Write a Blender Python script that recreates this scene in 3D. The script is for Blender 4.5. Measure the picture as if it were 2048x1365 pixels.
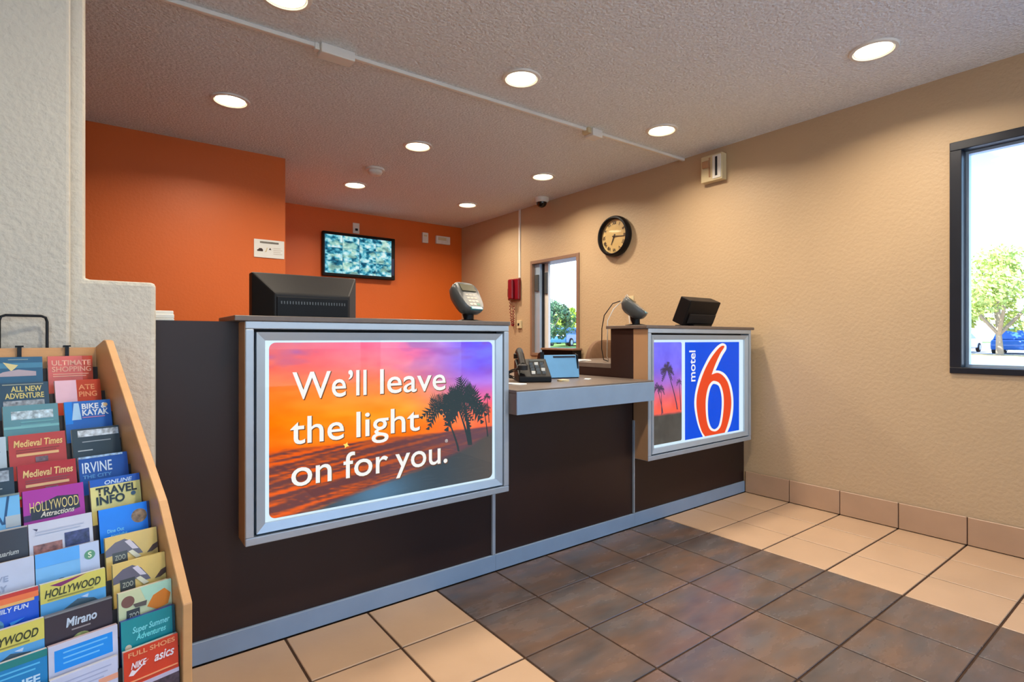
import bpy, bmesh, math, random
import numpy as np
from mathutils import Vector, Matrix

# ------------------------------------------------------------------ scene, camera, sky, light
for o in list(bpy.data.objects):
    bpy.data.objects.remove(o)
SC = bpy.context.scene
COL = SC.collection
R = math.radians
rnd = random.Random(7)
EXPO = 0.64
SC.view_settings.view_transform = 'Standard'
SC.view_settings.look = 'None'
SC.view_settings.gamma = 1.0
SC.view_settings.use_curve_mapping = False
SC.view_settings.exposure = EXPO
KE = 1.0 / 2 ** EXPO          # emission that shows as its own colour

CEIL = 2.44
cam = bpy.data.cameras.new('camera')
cam.sensor_fit = 'HORIZONTAL'
cam.sensor_width = 36.0
cam.lens = 1075.0 / 2048.0 * 36.0
cam.shift_y = -4.5 / 2048.0
cam.clip_start = 0.02
cam.clip_end = 600
camo = bpy.data.objects.new('camera', cam)
COL.objects.link(camo)
camo.location = (0, 0, 1.06)
camo.rotation_euler = (R(90), 0, R(-37.0))     # looks 37 degrees right of +y
SC.camera = camo

SKY = 2.3
world = bpy.data.worlds.new('sky')
SC.world = world
world.use_nodes = True
nt = world.node_tree
nt.nodes.clear()
wo = nt.nodes.new('ShaderNodeOutputWorld')
bg = nt.nodes.new('ShaderNodeBackground')
tc = nt.nodes.new('ShaderNodeTexCoord')
sx = nt.nodes.new('ShaderNodeSeparateXYZ')
ra = nt.nodes.new('ShaderNodeValToRGB')
nz = nt.nodes.new('ShaderNodeTexNoise')
mp = nt.nodes.new('ShaderNodeMapping')
cr = nt.nodes.new('ShaderNodeValToRGB')
mx = nt.nodes.new('ShaderNodeMixRGB')
mp.inputs['Scale'].default_value = (1.0, 1.0, 2.6)
nz.inputs['Scale'].default_value = 3.2
nz.inputs['Detail'].default_value = 6
ra.color_ramp.elements[0].position = 0.0
ra.color_ramp.elements[0].color = (0.80, 0.92, 1.0, 1)
ra.color_ramp.elements[1].position = 0.75
ra.color_ramp.elements[1].color = (0.08, 0.26, 0.75, 1)
e_ = ra.color_ramp.elements.new(0.12); e_.color = (0.55, 0.80, 1.0, 1)
e_ = ra.color_ramp.elements.new(0.30); e_.color = (0.17, 0.46, 0.90, 1)
cr.color_ramp.elements[0].position = 0.52
cr.color_ramp.elements[1].position = 0.74
mx.inputs[2].default_value = (1, 1, 1, 1)
L_ = nt.links.new
L_(tc.outputs['Generated'], sx.inputs[0]); L_(sx.outputs['Z'], ra.inputs[0])
L_(tc.outputs['Generated'], mp.inputs[0]); L_(mp.outputs[0], nz.inputs['Vector'])
L_(nz.outputs['Fac'], cr.inputs[0]); L_(cr.outputs[0], mx.inputs[0]); L_(ra.outputs[0], mx.inputs[1])
L_(mx.outputs[0], bg.inputs['Color']); bg.inputs['Strength'].default_value = SKY
L_(bg.outputs[0], wo.inputs[0])

sun = bpy.data.lights.new('sun', 'SUN')
sun.energy = 8.5
sun.angle = R(0.6)
sun.color = (1.0, 0.95, 0.86)
suno = bpy.data.objects.new('sun', sun)
COL.objects.link(suno)
sd = Vector((0.72, -0.22, -0.66)).normalized()       # travels towards +x: no direct sun enters the lobby
suno.rotation_euler = sd.to_track_quat('-Z', 'Y').to_euler()
LAMP_W = 4.7
LAMP_COL = (1.0, 0.86, 0.68)

# ------------------------------------------------------------------ helpers
def lin(c):
    c = c / 255.0
    return c / 12.92 if c <= 0.04045 else ((c + 0.055) / 1.055) ** 2.4

def rgb(r, g, b):
    return (lin(r), lin(g), lin(b), 1.0)

MATS = {}

def mat(name, col, rough=0.5, metal=0.0, var=0.0, vscale=8.0, bump=0.0, bscale=60.0, spec=0.5, coat=0.0,
        stretch=None, rand=0.0, rvar=0.0, detail=4.0, col2=None):
    """procedural principled material: noise driven colour variation, bump and roughness"""
    if name in MATS:
        return MATS[name]
    m = bpy.data.materials.new(name)
    m.use_nodes = True
    t = m.node_tree
    b = t.nodes['Principled BSDF']
    b.inputs['Base Color'].default_value = col
    b.inputs['Roughness'].default_value = rough
    b.inputs['Metallic'].default_value = metal
    b.inputs['Specular IOR Level'].default_value = spec
    b.inputs['Coat Weight'].default_value = coat
    b.inputs['Coat Roughness'].default_value = 0.08
    co = t.nodes.new('ShaderNodeTexCoord')
    vec = co.outputs['Object']
    if stretch:
        mpn = t.nodes.new('ShaderNodeMapping')
        mpn.inputs['Scale'].default_value = stretch
        t.links.new(vec, mpn.inputs[0])
        vec = mpn.outputs[0]
    oi = t.nodes.new('ShaderNodeObjectInfo')
    n1 = t.nodes.new('ShaderNodeTexNoise')
    n1.noise_dimensions = '4D'
    n1.inputs['Scale'].default_value = vscale
    n1.inputs['Detail'].default_value = detail
    t.links.new(vec, n1.inputs['Vector'])
    ml = t.nodes.new('ShaderNodeMath'); ml.operation = 'MULTIPLY'; ml.inputs[1].default_value = 40.0
    t.links.new(oi.outputs['Random'], ml.inputs[0])
    t.links.new(ml.outputs[0], n1.inputs['W'])
    mr = t.nodes.new('ShaderNodeMapRange')
    mr.inputs['From Min'].default_value = 0.25; mr.inputs['From Max'].default_value = 0.75
    mr.inputs['To Min'].default_value = 1 - var; mr.inputs['To Max'].default_value = 1 + var
    t.links.new(n1.outputs['Fac'], mr.inputs[0])
    rm = t.nodes.new('ShaderNodeMapRange')
    rm.inputs['To Min'].default_value = 1 - rand; rm.inputs['To Max'].default_value = 1 + rand
    t.links.new(oi.outputs['Random'], rm.inputs[0])
    mu = t.nodes.new('ShaderNodeMath'); mu.operation = 'MULTIPLY'
    t.links.new(mr.outputs[0], mu.inputs[0]); t.links.new(rm.outputs[0], mu.inputs[1])
    vm = t.nodes.new('ShaderNodeVectorMath'); vm.operation = 'SCALE'
    vm.inputs[0].default_value = col[:3]
    t.links.new(mu.outputs[0], vm.inputs['Scale'])
    if col2:
        n3_ = t.nodes.new('ShaderNodeTexNoise'); n3_.noise_dimensions = '4D'
        n3_.inputs['Scale'].default_value = vscale * .7; n3_.inputs['Detail'].default_value = 3
        t.links.new(vec, n3_.inputs['Vector']); t.links.new(ml.outputs[0], n3_.inputs['W'])
        cr3 = t.nodes.new('ShaderNodeValToRGB')
        cr3.color_ramp.elements[0].position = .36; cr3.color_ramp.elements[0].color = col
        cr3.color_ramp.elements[1].position = .64; cr3.color_ramp.elements[1].color = col2
        t.links.new(n3_.outputs['Fac'], cr3.inputs[0]); t.links.new(cr3.outputs[0], vm.inputs[0])
    t.links.new(vm.outputs[0], b.inputs['Base Color'])
    if rvar:
        rr = t.nodes.new('ShaderNodeMapRange')
        rr.inputs['To Min'].default_value = max(0.02, rough - rvar); rr.inputs['To Max'].default_value = rough + rvar
        t.links.new(n1.outputs['Fac'], rr.inputs[0]); t.links.new(rr.outputs[0], b.inputs['Roughness'])
    if bump:
        n2 = t.nodes.new('ShaderNodeTexNoise')
        n2.inputs['Scale'].default_value = bscale
        n2.inputs['Detail'].default_value = 3
        t.links.new(vec, n2.inputs['Vector'])
        bp = t.nodes.new('ShaderNodeBump')
        bp.inputs['Strength'].default_value = bump
        bp.inputs['Distance'].default_value = 0.01
        t.links.new(n2.outputs['Fac'], bp.inputs['Height'])
        t.links.new(bp.outputs[0], b.inputs['Normal'])
    MATS[name] = m
    return m

def emit(name, col, s=1.0):
    if name in MATS:
        return MATS[name]
    m = bpy.data.materials.new(name)
    m.use_nodes = True
    b = m.node_tree.nodes['Principled BSDF']
    b.inputs['Base Color'].default_value = (col[0] * .1, col[1] * .1, col[2] * .1, 1)
    b.inputs['Specular IOR Level'].default_value = 0.0
    b.inputs['Emission Color'].default_value = col
    b.inputs['Emission Strength'].default_value = s * KE
    b.inputs['Roughness'].default_value = 0.6
    MATS[name] = m
    return m

def glass(name, tint=(1, 1, 1, 1), refl=1.0, rough=0.0):
    if name in MATS:
        return MATS[name]
    m = bpy.data.materials.new(name)
    m.use_nodes = True
    t = m.node_tree
    t.nodes.clear()
    o = t.nodes.new('ShaderNodeOutputMaterial')
    tr = t.nodes.new('ShaderNodeBsdfTransparent'); tr.inputs[0].default_value = tint
    gl = t.nodes.new('ShaderNodeBsdfGlossy'); gl.inputs['Roughness'].default_value = rough
    fr = t.nodes.new('ShaderNodeLayerWeight')          # Schlick term, the same on both faces of the pane
    pw_ = t.nodes.new('ShaderNodeMath'); pw_.operation = 'POWER'; pw_.inputs[1].default_value = 5.0
    ms = t.nodes.new('ShaderNodeMath'); ms.operation = 'MULTIPLY_ADD'; ms.inputs[1].default_value = .96 * refl; ms.inputs[2].default_value = .04 * refl
    mi = t.nodes.new('ShaderNodeMixShader')
    t.links.new(fr.outputs['Facing'], pw_.inputs[0]); t.links.new(pw_.outputs[0], ms.inputs[0]); t.links.new(ms.outputs[0], mi.inputs[0])
    t.links.new(tr.outputs[0], mi.inputs[1]); t.links.new(gl.outputs[0], mi.inputs[2])
    t.links.new(mi.outputs[0], o.inputs[0])
    MATS[name] = m
    return m

def attr_mat(name, s, rough=0.5):
    """print whose colours are stored on the mesh; s > 0 when it is backlit"""
    if name in MATS:
        return MATS[name]
    m = bpy.data.materials.new(name)
    m.use_nodes = True
    t = m.node_tree
    b = t.nodes['Principled BSDF']
    a = t.nodes.new('ShaderNodeAttribute'); a.attribute_name = 'Col'
    if s > 0:
        sc = t.nodes.new('ShaderNodeVectorMath'); sc.operation = 'SCALE'; sc.inputs['Scale'].default_value = 0.08; b.inputs['Specular IOR Level'].default_value = 0.0
        t.links.new(a.outputs['Color'], sc.inputs[0])
        t.links.new(sc.outputs[0], b.inputs['Base Color'])
        t.links.new(a.outputs['Color'], b.inputs['Emission Color'])
        b.inputs['Emission Strength'].default_value = s * KE
    else:
        t.links.new(a.outputs['Color'], b.inputs['Base Color'])
    b.inputs['Roughness'].default_value = rough
    MATS[name] = m
    return m

class MB:
    """collects shapes, then links them as ONE mesh object"""
    def __init__(self):
        self.v = []; self.f = []
    def box(self, x0, x1, y0, y1, z0, z1):
        b = len(self.v)
        self.v += [(x0, y0, z0), (x1, y0, z0), (x1, y1, z0), (x0, y1, z0), (x0, y0, z1), (x1, y0, z1), (x1, y1, z1), (x0, y1, z1)]
        self.f += [[b + i for i in q] for q in ((0, 3, 2, 1), (4, 5, 6, 7), (0, 1, 5, 4), (1, 2, 6, 5), (2, 3, 7, 6), (3, 0, 4, 7))]
        return self
    def prism(self, poly, a0, a1, axis='x'):
        """poly: 2D outline; extruded along axis from a0 to a1.  x:(y,z)  y:(x,z)  z:(x,y)"""
        b = len(self.v); n = len(poly)
        for a in (a0, a1):
            for p, q in poly:
                self.v.append({'x': (a, p, q), 'y': (p, a, q), 'z': (p, q, a)}[axis])
        self.f.append([b + i for i in range(n)][::-1]); self.f.append([b + n + i for i in range(n)])
        for i in range(n):
            j = (i + 1) % n
            self.f.append([b + i, b + j, b + n + j, b + n + i])
        return self
    def loft(self, rings, cap=True):
        b = len(self.v); n = len(rings[0])
        for r in rings:
            self.v += [tuple(p) for p in r]
        for k in range(len(rings) - 1):
            for i in range(n):
                j = (i + 1) % n
                self.f.append([b + k * n + i, b + k * n + j, b + (k + 1) * n + j, b + (k + 1) * n + i])
        if cap:
            self.f.append([b + i for i in range(n)][::-1]); self.f.append([b + (len(rings) - 1) * n + i for i in range(n)])
        return self
    def lathe(self, prof, c=(0, 0, 0), n=24, axis='z', cap=True):
        rings = []
        for r, h in prof:
            ring = []
            for i in range(n):
                a = 2 * math.pi * i / n
                p, q = r * math.cos(a), r * math.sin(a)
                d = {'z': (p, q, h), 'y': (p, h, q), 'x': (h, p, q)}[axis]
                ring.append((c[0] + d[0], c[1] + d[1], c[2] + d[2]))
            rings.append(ring)
        return self.loft(rings, cap)
    def tube(self, pts, r, n=8, r1=None):
        pts = [Vector(p) for p in pts]; rings = []
        up = Vector((0.13, 0.27, 0.95))
        for i, p in enumerate(pts):
            d = (pts[min(i + 1, len(pts) - 1)] - pts[max(i - 1, 0)]).normalized()
            s = d.cross(up)
            if s.length < 1e-3: s = d.cross(Vector((1, 0, 0)))
            s.normalize(); w = s.cross(d)
            rr = r if r1 is None else r + (r1 - r) * i / (len(pts) - 1)
            rings.append([p + rr * (math.cos(2 * math.pi * k / n) * s + math.sin(2 * math.pi * k / n) * w) for k in range(n)])
        return self.loft(rings)
    def poly(self, pts):
        b = len(self.v); self.v += [tuple(p) for p in pts]; self.f.append(list(range(b, b + len(pts)))); return self
    def xf(self, M, start=0):
        for i in range(start, len(self.v)):
            self.v[i] = tuple(M @ Vector(self.v[i]))
        return self
    def mesh(self, name, m, bevel=0.0, smooth=False, seg=2):
        me = bpy.data.meshes.new(name)
        me.from_pydata([tuple(p) for p in self.v], [], self.f)
        bm = bmesh.new(); bm.from_mesh(me)
        bmesh.ops.recalc_face_normals(bm, faces=bm.faces)
        if bevel:
            ed = [e for e in bm.edges if len(e.link_faces) == 2 and e.calc_face_angle(0) > R(25)]
            bmesh.ops.bevel(bm, geom=ed, offset=bevel, segments=seg, profile=0.5, affect='EDGES')
        if smooth:
            for f in bm.faces: f.smooth = True
            for e in bm.edges:
                if len(e.link_faces) == 2 and e.calc_face_angle(0) > R(40): e.smooth = False
        bm.to_mesh(me); bm.free()
        me.materials.append(m)
        return me
    def build(self, name, m, parent=None, bevel=0.0, smooth=False, seg=2):
        return link(name, self.mesh(name, m, bevel, smooth, seg), parent)

def link(name, data, parent=None, loc=None, rot=None):
    o = bpy.data.objects.new(name, data)
    COL.objects.link(o)
    if parent: o.parent = parent
    if loc: o.location = loc
    if rot: o.rotation_euler = rot
    return o

def tag(o, label=None, cat=None, group=None, kind=None):
    if label: o['label'] = label
    if cat: o['category'] = cat
    if group: o['group'] = group
    if kind: o['kind'] = kind
    return o

def thing(name, label, cat, loc=(0, 0, 0), rz=0.0, group=None, rot=None):
    o = link(name, None, None, loc, rot or (0, 0, rz))
    o.empty_display_size = 0.05
    return tag(o, label, cat, group)

def struct(name, loc=(0, 0, 0)):
    o = link(name, None, None, loc); o.empty_display_size = 0.05
    return tag(o, kind='structure')

def copy_tree(o, parent=None):
    c = o.copy(); COL.objects.link(c); c.parent = parent
    for ch in list(o.children): copy_tree(ch, c)
    return c

def text_mesh(name, s, m, size, depth=0.0, bold=0.0, align='LEFT', width=None, shear=0.0, height=None, space=1.0):
    """flat lettering in the local x-z plane facing -y (baseline at z = 0)"""
    cu = bpy.data.curves.new(name, 'FONT')
    cu.body = s; cu.size = size; cu.align_x = align; cu.offset = bold; cu.extrude = depth; cu.shear = shear
    cu.space_character = space
    cu.resolution_u = 4
    ob = bpy.data.objects.new(name, cu); COL.objects.link(ob)
    dg = bpy.context.evaluated_depsgraph_get()
    me = bpy.data.meshes.new_from_object(ob.evaluated_get(dg))
    bpy.data.objects.remove(ob); bpy.data.curves.remove(cu)
    me.name = name
    n = len(me.vertices); a = np.zeros(n * 3); me.vertices.foreach_get('co', a); a = a.reshape(-1, 3)
    if n:
        if width:
            x0 = a[:, 0].min(); w = a[:, 0].max() - x0
            if align == 'LEFT': a[:, 0] = (a[:, 0] - x0) * width / w
            else: a[:, 0] = (a[:, 0] - x0) * width / w - width / 2
        if height:
            a[:, 1] *= height / a[:, 1].max()
        a = np.stack([a[:, 0], -a[:, 2], a[:, 1]], 1)
        me.vertices.foreach_set('co', a.ravel())
    me.materials.clear(); me.materials.append(m)
    me.update()
    return me

class Noise:
    def __init__(self, seed):
        self.g = np.random.RandomState(seed).rand(64, 64)
    def one(self, x, y):
        xi = np.floor(x).astype(int); yi = np.floor(y).astype(int)
        fx = x - xi; fy = y - yi
        fx = fx * fx * (3 - 2 * fx); fy = fy * fy * (3 - 2 * fy)
        g = lambda a, b: self.g[a % 64, b % 64]
        return (g(xi, yi) * (1 - fx) + g(xi + 1, yi) * fx) * (1 - fy) + (g(xi, yi + 1) * (1 - fx) + g(xi + 1, yi + 1) * fx) * fy
    def fbm(self, x, y, o=4):
        s = 0; a = 0.5; t = 0
        for k in range(o):
            s = s + a * self.one(x * 2 ** k + 11 * k, y * 2 ** k + 5 * k); t += a; a *= 0.5
        return s / t

def print_grid(name, w, h, nx, ny, fn, m, parent, loc, corner=0.0):
    """coloured print in the x-z plane facing -y; fn(u, v) gives sRGB 0..255 (v = 0 at the top)"""
    U, V = np.meshgrid(np.linspace(0, 1, nx + 1), np.linspace(0, 1, ny + 1))
    X = U * w; Z = (1 - V) * h
    if corner:
        cx = np.clip(X, corner, w - corner); cz = np.clip(Z, corner, h - corner)
        dx = X - cx; dz = Z - cz; d = np.sqrt(dx * dx + dz * dz)
        k = np.where(d > corner, corner / np.maximum(d, 1e-9), 1.0)
        k = np.where((np.abs(dx) > 0) & (np.abs(dz) > 0), k, 1.0)
        X = cx + dx * k; Z = cz + dz * k
    c = np.clip(fn(U, V), 0, 255) / 255.0
    c = np.where(c <= 0.04045, c / 12.92, ((c + 0.055) / 1.055) ** 2.4)
    verts = np.stack([X.ravel(), np.zeros(X.size), Z.ravel()], 1)
    faces = []
    for j in range(ny):
        for i in range(nx):
            a = j * (nx + 1) + i
            faces.append((a, a + nx + 1, a + nx + 2, a + 1))
    me = bpy.data.meshes.new(name)
    me.from_pydata(verts.tolist(), [], faces)
    at = me.color_attributes.new('Col', 'FLOAT_COLOR', 'POINT')
    cc = np.concatenate([c.reshape(-1, 3), np.ones((X.size, 1))], 1)
    at.data.foreach_set('color', cc.ravel().astype(np.float32))
    me.materials.append(m)
    return link(name, me, parent, loc)

def blend(stops, t):
    """piecewise linear colour ramp over an array"""
    t = np.clip(t, stops[0][0], stops[-1][0])
    return np.stack([np.interp(t, [s[0] for s in stops], [s[1][k] for s in stops]) for k in range(3)], -1)

def mixc(a, b, f):
    return a * (1 - f[..., None]) + b * f[..., None]

# ------------------------------------------------------------------ materials
M_TAN = mat('tan_wall_paint', rgb(186, 160, 126), 0.55, var=0.03, vscale=3, bump=0.25, bscale=55)
M_GREY = mat('grey_wall_paint', rgb(198, 193, 180), 0.6, var=0.03, vscale=4, bump=0.5, bscale=60)
M_ORANGE = mat('orange_wall_paint', rgb(208, 96, 14), 0.5, var=0.03, vscale=3, bump=0.12, bscale=60)
M_CEIL = mat('popcorn_ceiling', rgb(220, 227, 231), 0.7, var=0.14, vscale=75, bump=1.0, bscale=70, detail=2)
M_GROUT = mat('grout', rgb(72, 54, 42), 0.95, var=0.1, vscale=30, spec=0.1)
M_BEIGE = mat('beige_tile', rgb(192, 160, 128), 0.34, var=0.06, vscale=6, rand=0.04, bump=0.05, bscale=30, rvar=0.08)
M_BASE = mat('baseboard_tile', rgb(176, 144, 116), 0.4, var=0.06, vscale=8, rand=0.05)
M_DARKTILE = mat('slate_tile', rgb(108, 86, 72), 0.26, var=0.30, vscale=5, stretch=(1, 2.8, 1), rand=0.08, col2=rgb(90, 84, 82), bump=0.02, bscale=14, rvar=0.10, detail=5)
M_PANEL = mat('dark_laminate', rgb(40, 24, 20), 0.42, var=0.22, vscale=3, stretch=(1, 1, .25), rvar=0.1, spec=0.35)
M_TOE = mat('blue_grey_trim', rgb(130, 152, 176), 0.35, var=0.05, vscale=10)
M_SILVER = mat('silver_frame', rgb(166, 178, 190), 0.35, metal=0.35, var=0.04, vscale=12)
M_SILVER2 = mat('silver_bezel', rgb(172, 188, 202), 0.3, metal=0.35, var=0.03, vscale=12)
M_TANSIDE = mat('tan_cabinet_side', rgb(168, 128, 92), 0.5, var=0.06, vscale=10)
M_LEDGE = mat('grey_brown_laminate', rgb(98, 86, 78), 0.35, var=0.12, vscale=30)
M_BLACK = mat('black_plastic', rgb(14, 13, 15), 0.45, var=0.1, vscale=20, spec=0.2)
M_BLACK2 = mat('charcoal_plastic', rgb(30, 29, 30), 0.48, var=0.1, vscale=20, spec=0.25)
M_GREYPL = mat('grey_plastic', rgb(70, 72, 72), 0.32, var=0.08, vscale=20)
M_WHITEPL = mat('white_plastic', rgb(222, 220, 212), 0.45, var=0.03, vscale=15)
M_CREAM = mat('cream_plastic', rgb(206, 190, 150), 0.5, var=0.04, vscale=15)
M_WOOD = mat('birch_plywood', rgb(206, 154, 100), 0.45, var=0.10, vscale=5, stretch=(1, 1, 5), bump=0.05, bscale=40)
M_WOODD = mat('shaded_pocket_board', rgb(44, 32, 26), 0.6, var=0.15, vscale=8)  # boards coloured near black to carry the shadow in the brochure gaps
M_FRAME = mat('dark_bronze_frame', rgb(30, 34, 44), 0.35, metal=0.3, var=0.08, vscale=12)
M_ALU = mat('pale_aluminium', rgb(170, 190, 210), 0.35, metal=0.4, var=0.04, vscale=12)
M_BROWNFR = mat('brown_window_frame', rgb(134, 104, 84), 0.45, var=0.08, vscale=14)
M_RED = mat('red_plastic', rgb(120, 14, 28), 0.3, var=0.08, vscale=20)
M_WIRE = mat('black_wire', rgb(18, 18, 20), 0.35, metal=0.5, var=0.1, vscale=30)
M_GLASS = glass('window_glass', (0.97, 0.99, 1.0, 1), 0.7)
M_SIGNGLASS = glass('sign_cover', (1, 1, 1, 1), 0.4)
M_LENS = emit('lamp_lens', rgb(255, 236, 196), 9.0)
M_PAPER = mat('white_paper', rgb(226, 226, 222), 0.7, var=0.02, vscale=20)

# ------------------------------------------------------------------ room shell
XW, YB, YO, XO = 3.53, 5.73, 4.33, 1.09      # right wall, back wall, office wall and its corner
XL, YF = -1.62, -1.6                         # left side wall, storefront wall

floor = MB().box(XL - .1, XW + .2, YF - .1, YB + .1, -0.15, -0.004).build('floor', M_GROUT)
tag(floor, kind='structure')

def tile_mesh(name, w, d, h, m, e=0.002):
    b = MB()
    b.loft([[(x, y, -h) for x, y in ((-w / 2, -d / 2), (w / 2, -d / 2), (w / 2, d / 2), (-w / 2, d / 2))],
            [(x, y, -e) for x, y in ((-w / 2, -d / 2), (w / 2, -d / 2), (w / 2, d / 2), (-w / 2, d / 2))],
            [(x, y, 0) for x, y in ((-w / 2 + e, -d / 2 + e), (w / 2 - e, -d / 2 + e), (w / 2 - e, d / 2 - e), (-w / 2 + e, d / 2 - e))]])
    return b.mesh(name, m)

PX, PY, GAP = 0.3035, 0.300, 0.0085
beige_me = tile_mesh('tile', PX - GAP, PY - GAP, 0.008, M_BEIGE)
dark_me = tile_mesh('tile', PX - GAP * .8, PY - GAP * .8, 0.008, M_DARKTILE)
last_w = XW - (1.11 + 7 * PX)
beige_last = tile_mesh('tile', last_w - GAP, PY - GAP, 0.008, M_BEIGE)
for k in range(-9, 8):
    for j in range(12):
        yc = 2.0 - PY * (j + .5)
        dark = 0 <= k < 5
        if k == 7:
            link('tile', beige_last, floor, (1.11 + 7 * PX + last_w / 2, yc, 0))
        else:
            o = link('tile', dark_me if dark else beige_me, floor, (1.11 + PX * (k + .5), yc, 0))

ceil = MB().box(XL - .1, XW + .2, YF - .1, YB + .1, CEIL, CEIL + .12).build('ceiling', M_CEIL)
tag(ceil, kind='structure')

def wall_holes(name, m, plane, a0, a1, t0, t1, z0, z1, holes):
    """wall slab with rectangular openings; plane 'x': runs along y, thickness t in x"""
    us = sorted({a0, a1} | {h[0] for h in holes} | {h[1] for h in holes})
    zs = sorted({z0, z1} | {h[2] for h in holes} | {h[3] for h in holes})
    b = MB()
    for i in range(len(us) - 1):
        for j in range(len(zs) - 1):
            uc, zc = (us[i] + us[i + 1]) / 2, (zs[j] + zs[j + 1]) / 2
            if any(h[0] < uc < h[1] and h[2] < zc < h[3] for h in holes): continue
            if plane == 'x': b.box(t0, t1, us[i], us[i + 1], zs[j], zs[j + 1])
            else: b.box(us[i], us[i + 1], t0, t1, zs[j], zs[j + 1])
    me = b.mesh(name, m)
    bm = bmesh.new(); bm.from_mesh(me)
    bmesh.ops.remove_doubles(bm, verts=bm.verts, dist=1e-5)
    seen = {}
    for f in list(bm.faces):
        key = tuple(round(c, 4) for c in f.calc_center_median())
        seen.setdefault(key, []).append(f)
    bmesh.ops.delete(bm, geom=[f for fs in seen.values() if len(fs) > 1 for f in fs], context='FACES')
    bm.to_mesh(me); bm.free()
    return tag(link(name, me), kind='structure')

WA = (-0.38, 0.868, 0.880, 2.083)     # big window: y0, y1, z0, z1
WB = (3.632, 4.352, 0.885, 1.866)     # small window
wall_holes('wall_right', M_TAN, 'x', YF - .1, YB, XW, XW + .17, 0, CEIL, [WA, WB])
tag(MB().box(XO - .4, XW + .17, YB, YB + .12, 0, CEIL).build('wall_back', M_ORANGE), kind='structure')
ow = MB().box(XL, XO, YO, YO + .12, 0, CEIL).box(XO - .12, XO, YO + .12, YB, 0, CEIL).build('wall_office', M_ORANGE)
tag(ow, kind='structure')
tag(MB().box(XL - .1, XL, YF - .1, YB, 0, CEIL).build('wall_left', M_GREY), kind='structure')
# partition: full-height pier with a low stepped wall beside it
pw = MB().prism([(-1.62, 0), (.118, 0), (.118, 1.229), (-.052, 1.229), (-.052, CEIL), (-1.62, CEIL)], 1.94, 2.08, 'y').build('wall_partition', M_GREY, bevel=.012)
tag(pw, kind='structure')
tag(MB().box(-1.62, -.081, 1.902, 1.94, 0, CEIL).build('wall_pier', M_GREY, bevel=.008), kind='structure')

# storefront behind the camera: daylight comes in here
FH = [(-1.5, -.40, .05, 2.36), (-.3, .95, .10, 2.36), (1.05, 2.2, .55, 2.36), (2.3, 3.45, .55, 2.36)]
wall_holes('wall_front', M_TAN, 'y', XL, XW, YF - .12, YF, 0, CEIL, FH)
for i, (x0, x1, z0, z1) in enumerate(FH):
    w = struct('door_1' if i == 0 else 'window_%d' % (i + 2))
    fw = .05
    b = MB().box(x0, x1, YF - .09, YF - .03, z0, z0 + fw).box(x0, x1, YF - .09, YF - .03, z1 - fw, z1)
    b.box(x0, x0 + fw, YF - .09, YF - .03, z0 + fw, z1 - fw).box(x1 - fw, x1, YF - .09, YF - .03, z0 + fw, z1 - fw)
    b.build('frame', M_FRAME, w)
    MB().box(x0 + fw, x1 - fw, YF - .065, YF - .057, z0 + fw, z1 - fw).build('pane', M_GLASS, w)

# big window in the right wall
w = struct('window_1')
y0, y1, z0, z1 = WA
fw = .050
b = MB().box(XW - .012, XW + .07, y0, y1, z0, z0 + .032).box(XW - .012, XW + .07, y0, y1, z1 - .045, z1)
b.box(XW - .012, XW + .07, y1 - fw, y1, z0 + .032, z1 - .045).box(XW - .012, XW + .07, y0, y0 + fw, z0 + .032, z1 - .045)
b.build('frame', M_FRAME, w, bevel=.003)
yy0, yy1, zz0, zz1 = y0 + fw, y1 - fw, z0 + .032, z1 - .045
bw = .014
b = MB().box(XW + .06, XW + .10, yy0, yy1, zz0, zz0 + bw).box(XW + .06, XW + .10, yy0, yy1, zz1 - bw, zz1)
b.box(XW + .06, XW + .10, yy1 - bw, yy1, zz0 + bw, zz1 - bw).box(XW + .06, XW + .10, yy0, yy0 + bw, zz0 + bw, zz1 - bw)
b.build('glazing_bead', M_ALU, w)
MB().box(XW + .075, XW + .083, yy0 + .005, yy1 - .005, zz0 + .005, zz1 - .005).build('pane', M_GLASS, w)

# small side window with a sliding sash
w = struct('window_2')
y0, y1, z0, z1 = WB
b = MB().box(XW - .015, XW + .17, y0, y0 + .035, z0, z1).box(XW - .015, XW + .17, y1 - .03, y1, z0, z1).box(XW - .015, XW + .17, y0 + .035, y1 - .03, z1 - .035, z1).box(XW - .015, XW + .17, y0 + .035, y1 - .03, z0, z0 + .03)
b.build('frame', M_BROWNFR, w, bevel=.003)
MB().box(XW + .02, XW + .05, y1 - .03 - .085, y1 - .03, z0 + .03, z1 - .035).build('sash_stile', M_ALU, w, bevel=.003)
MB().box(XW + .07, XW + .10, y1 - .03 - .16, y1 - .03 - .10, z0 + .03, z1 - .035).build('sash_stile', M_WHITEPL, w, bevel=.003)
MB().box(XW + .05, XW + .075, y1 - .13, y1 - .115, z0 + .03, z1 - .035).build('sash_seal', M_FRAME, w)
MB().box(XW + .005, XW + .022, y1 - .105, y1 - .05, 1.55, 1.72).build('sash_latch', M_GREYPL, w, bevel=.003)
MB().box(XW + .055, XW + .072, y1 - .185, y1 - .145, 1.52, 1.74).build('sash_latch', M_GREYPL, w, bevel=.003)
MB().box(XW + .11, XW + .116, y0 + .03, y1 - .025, z0 + .025, z1 - .03).build('pane', M_GLASS, w)

# tile baseboard on the right wall
bb = MB().box(XW - .006, XW, YF, 2.0, 0, .142).build('baseboard_right', M_GROUT)
tag(bb, kind='structure')
b = MB().box(-.008, 0, -.148, .148, 0.004, .146)
bt = b.mesh('tile', M_BASE, bevel=.0025, seg=1)
for j in range(12):
    link('tile', bt, bb, (XW - .006, 2.0 - .3 * (j + .5) - .005, 0))

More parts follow.
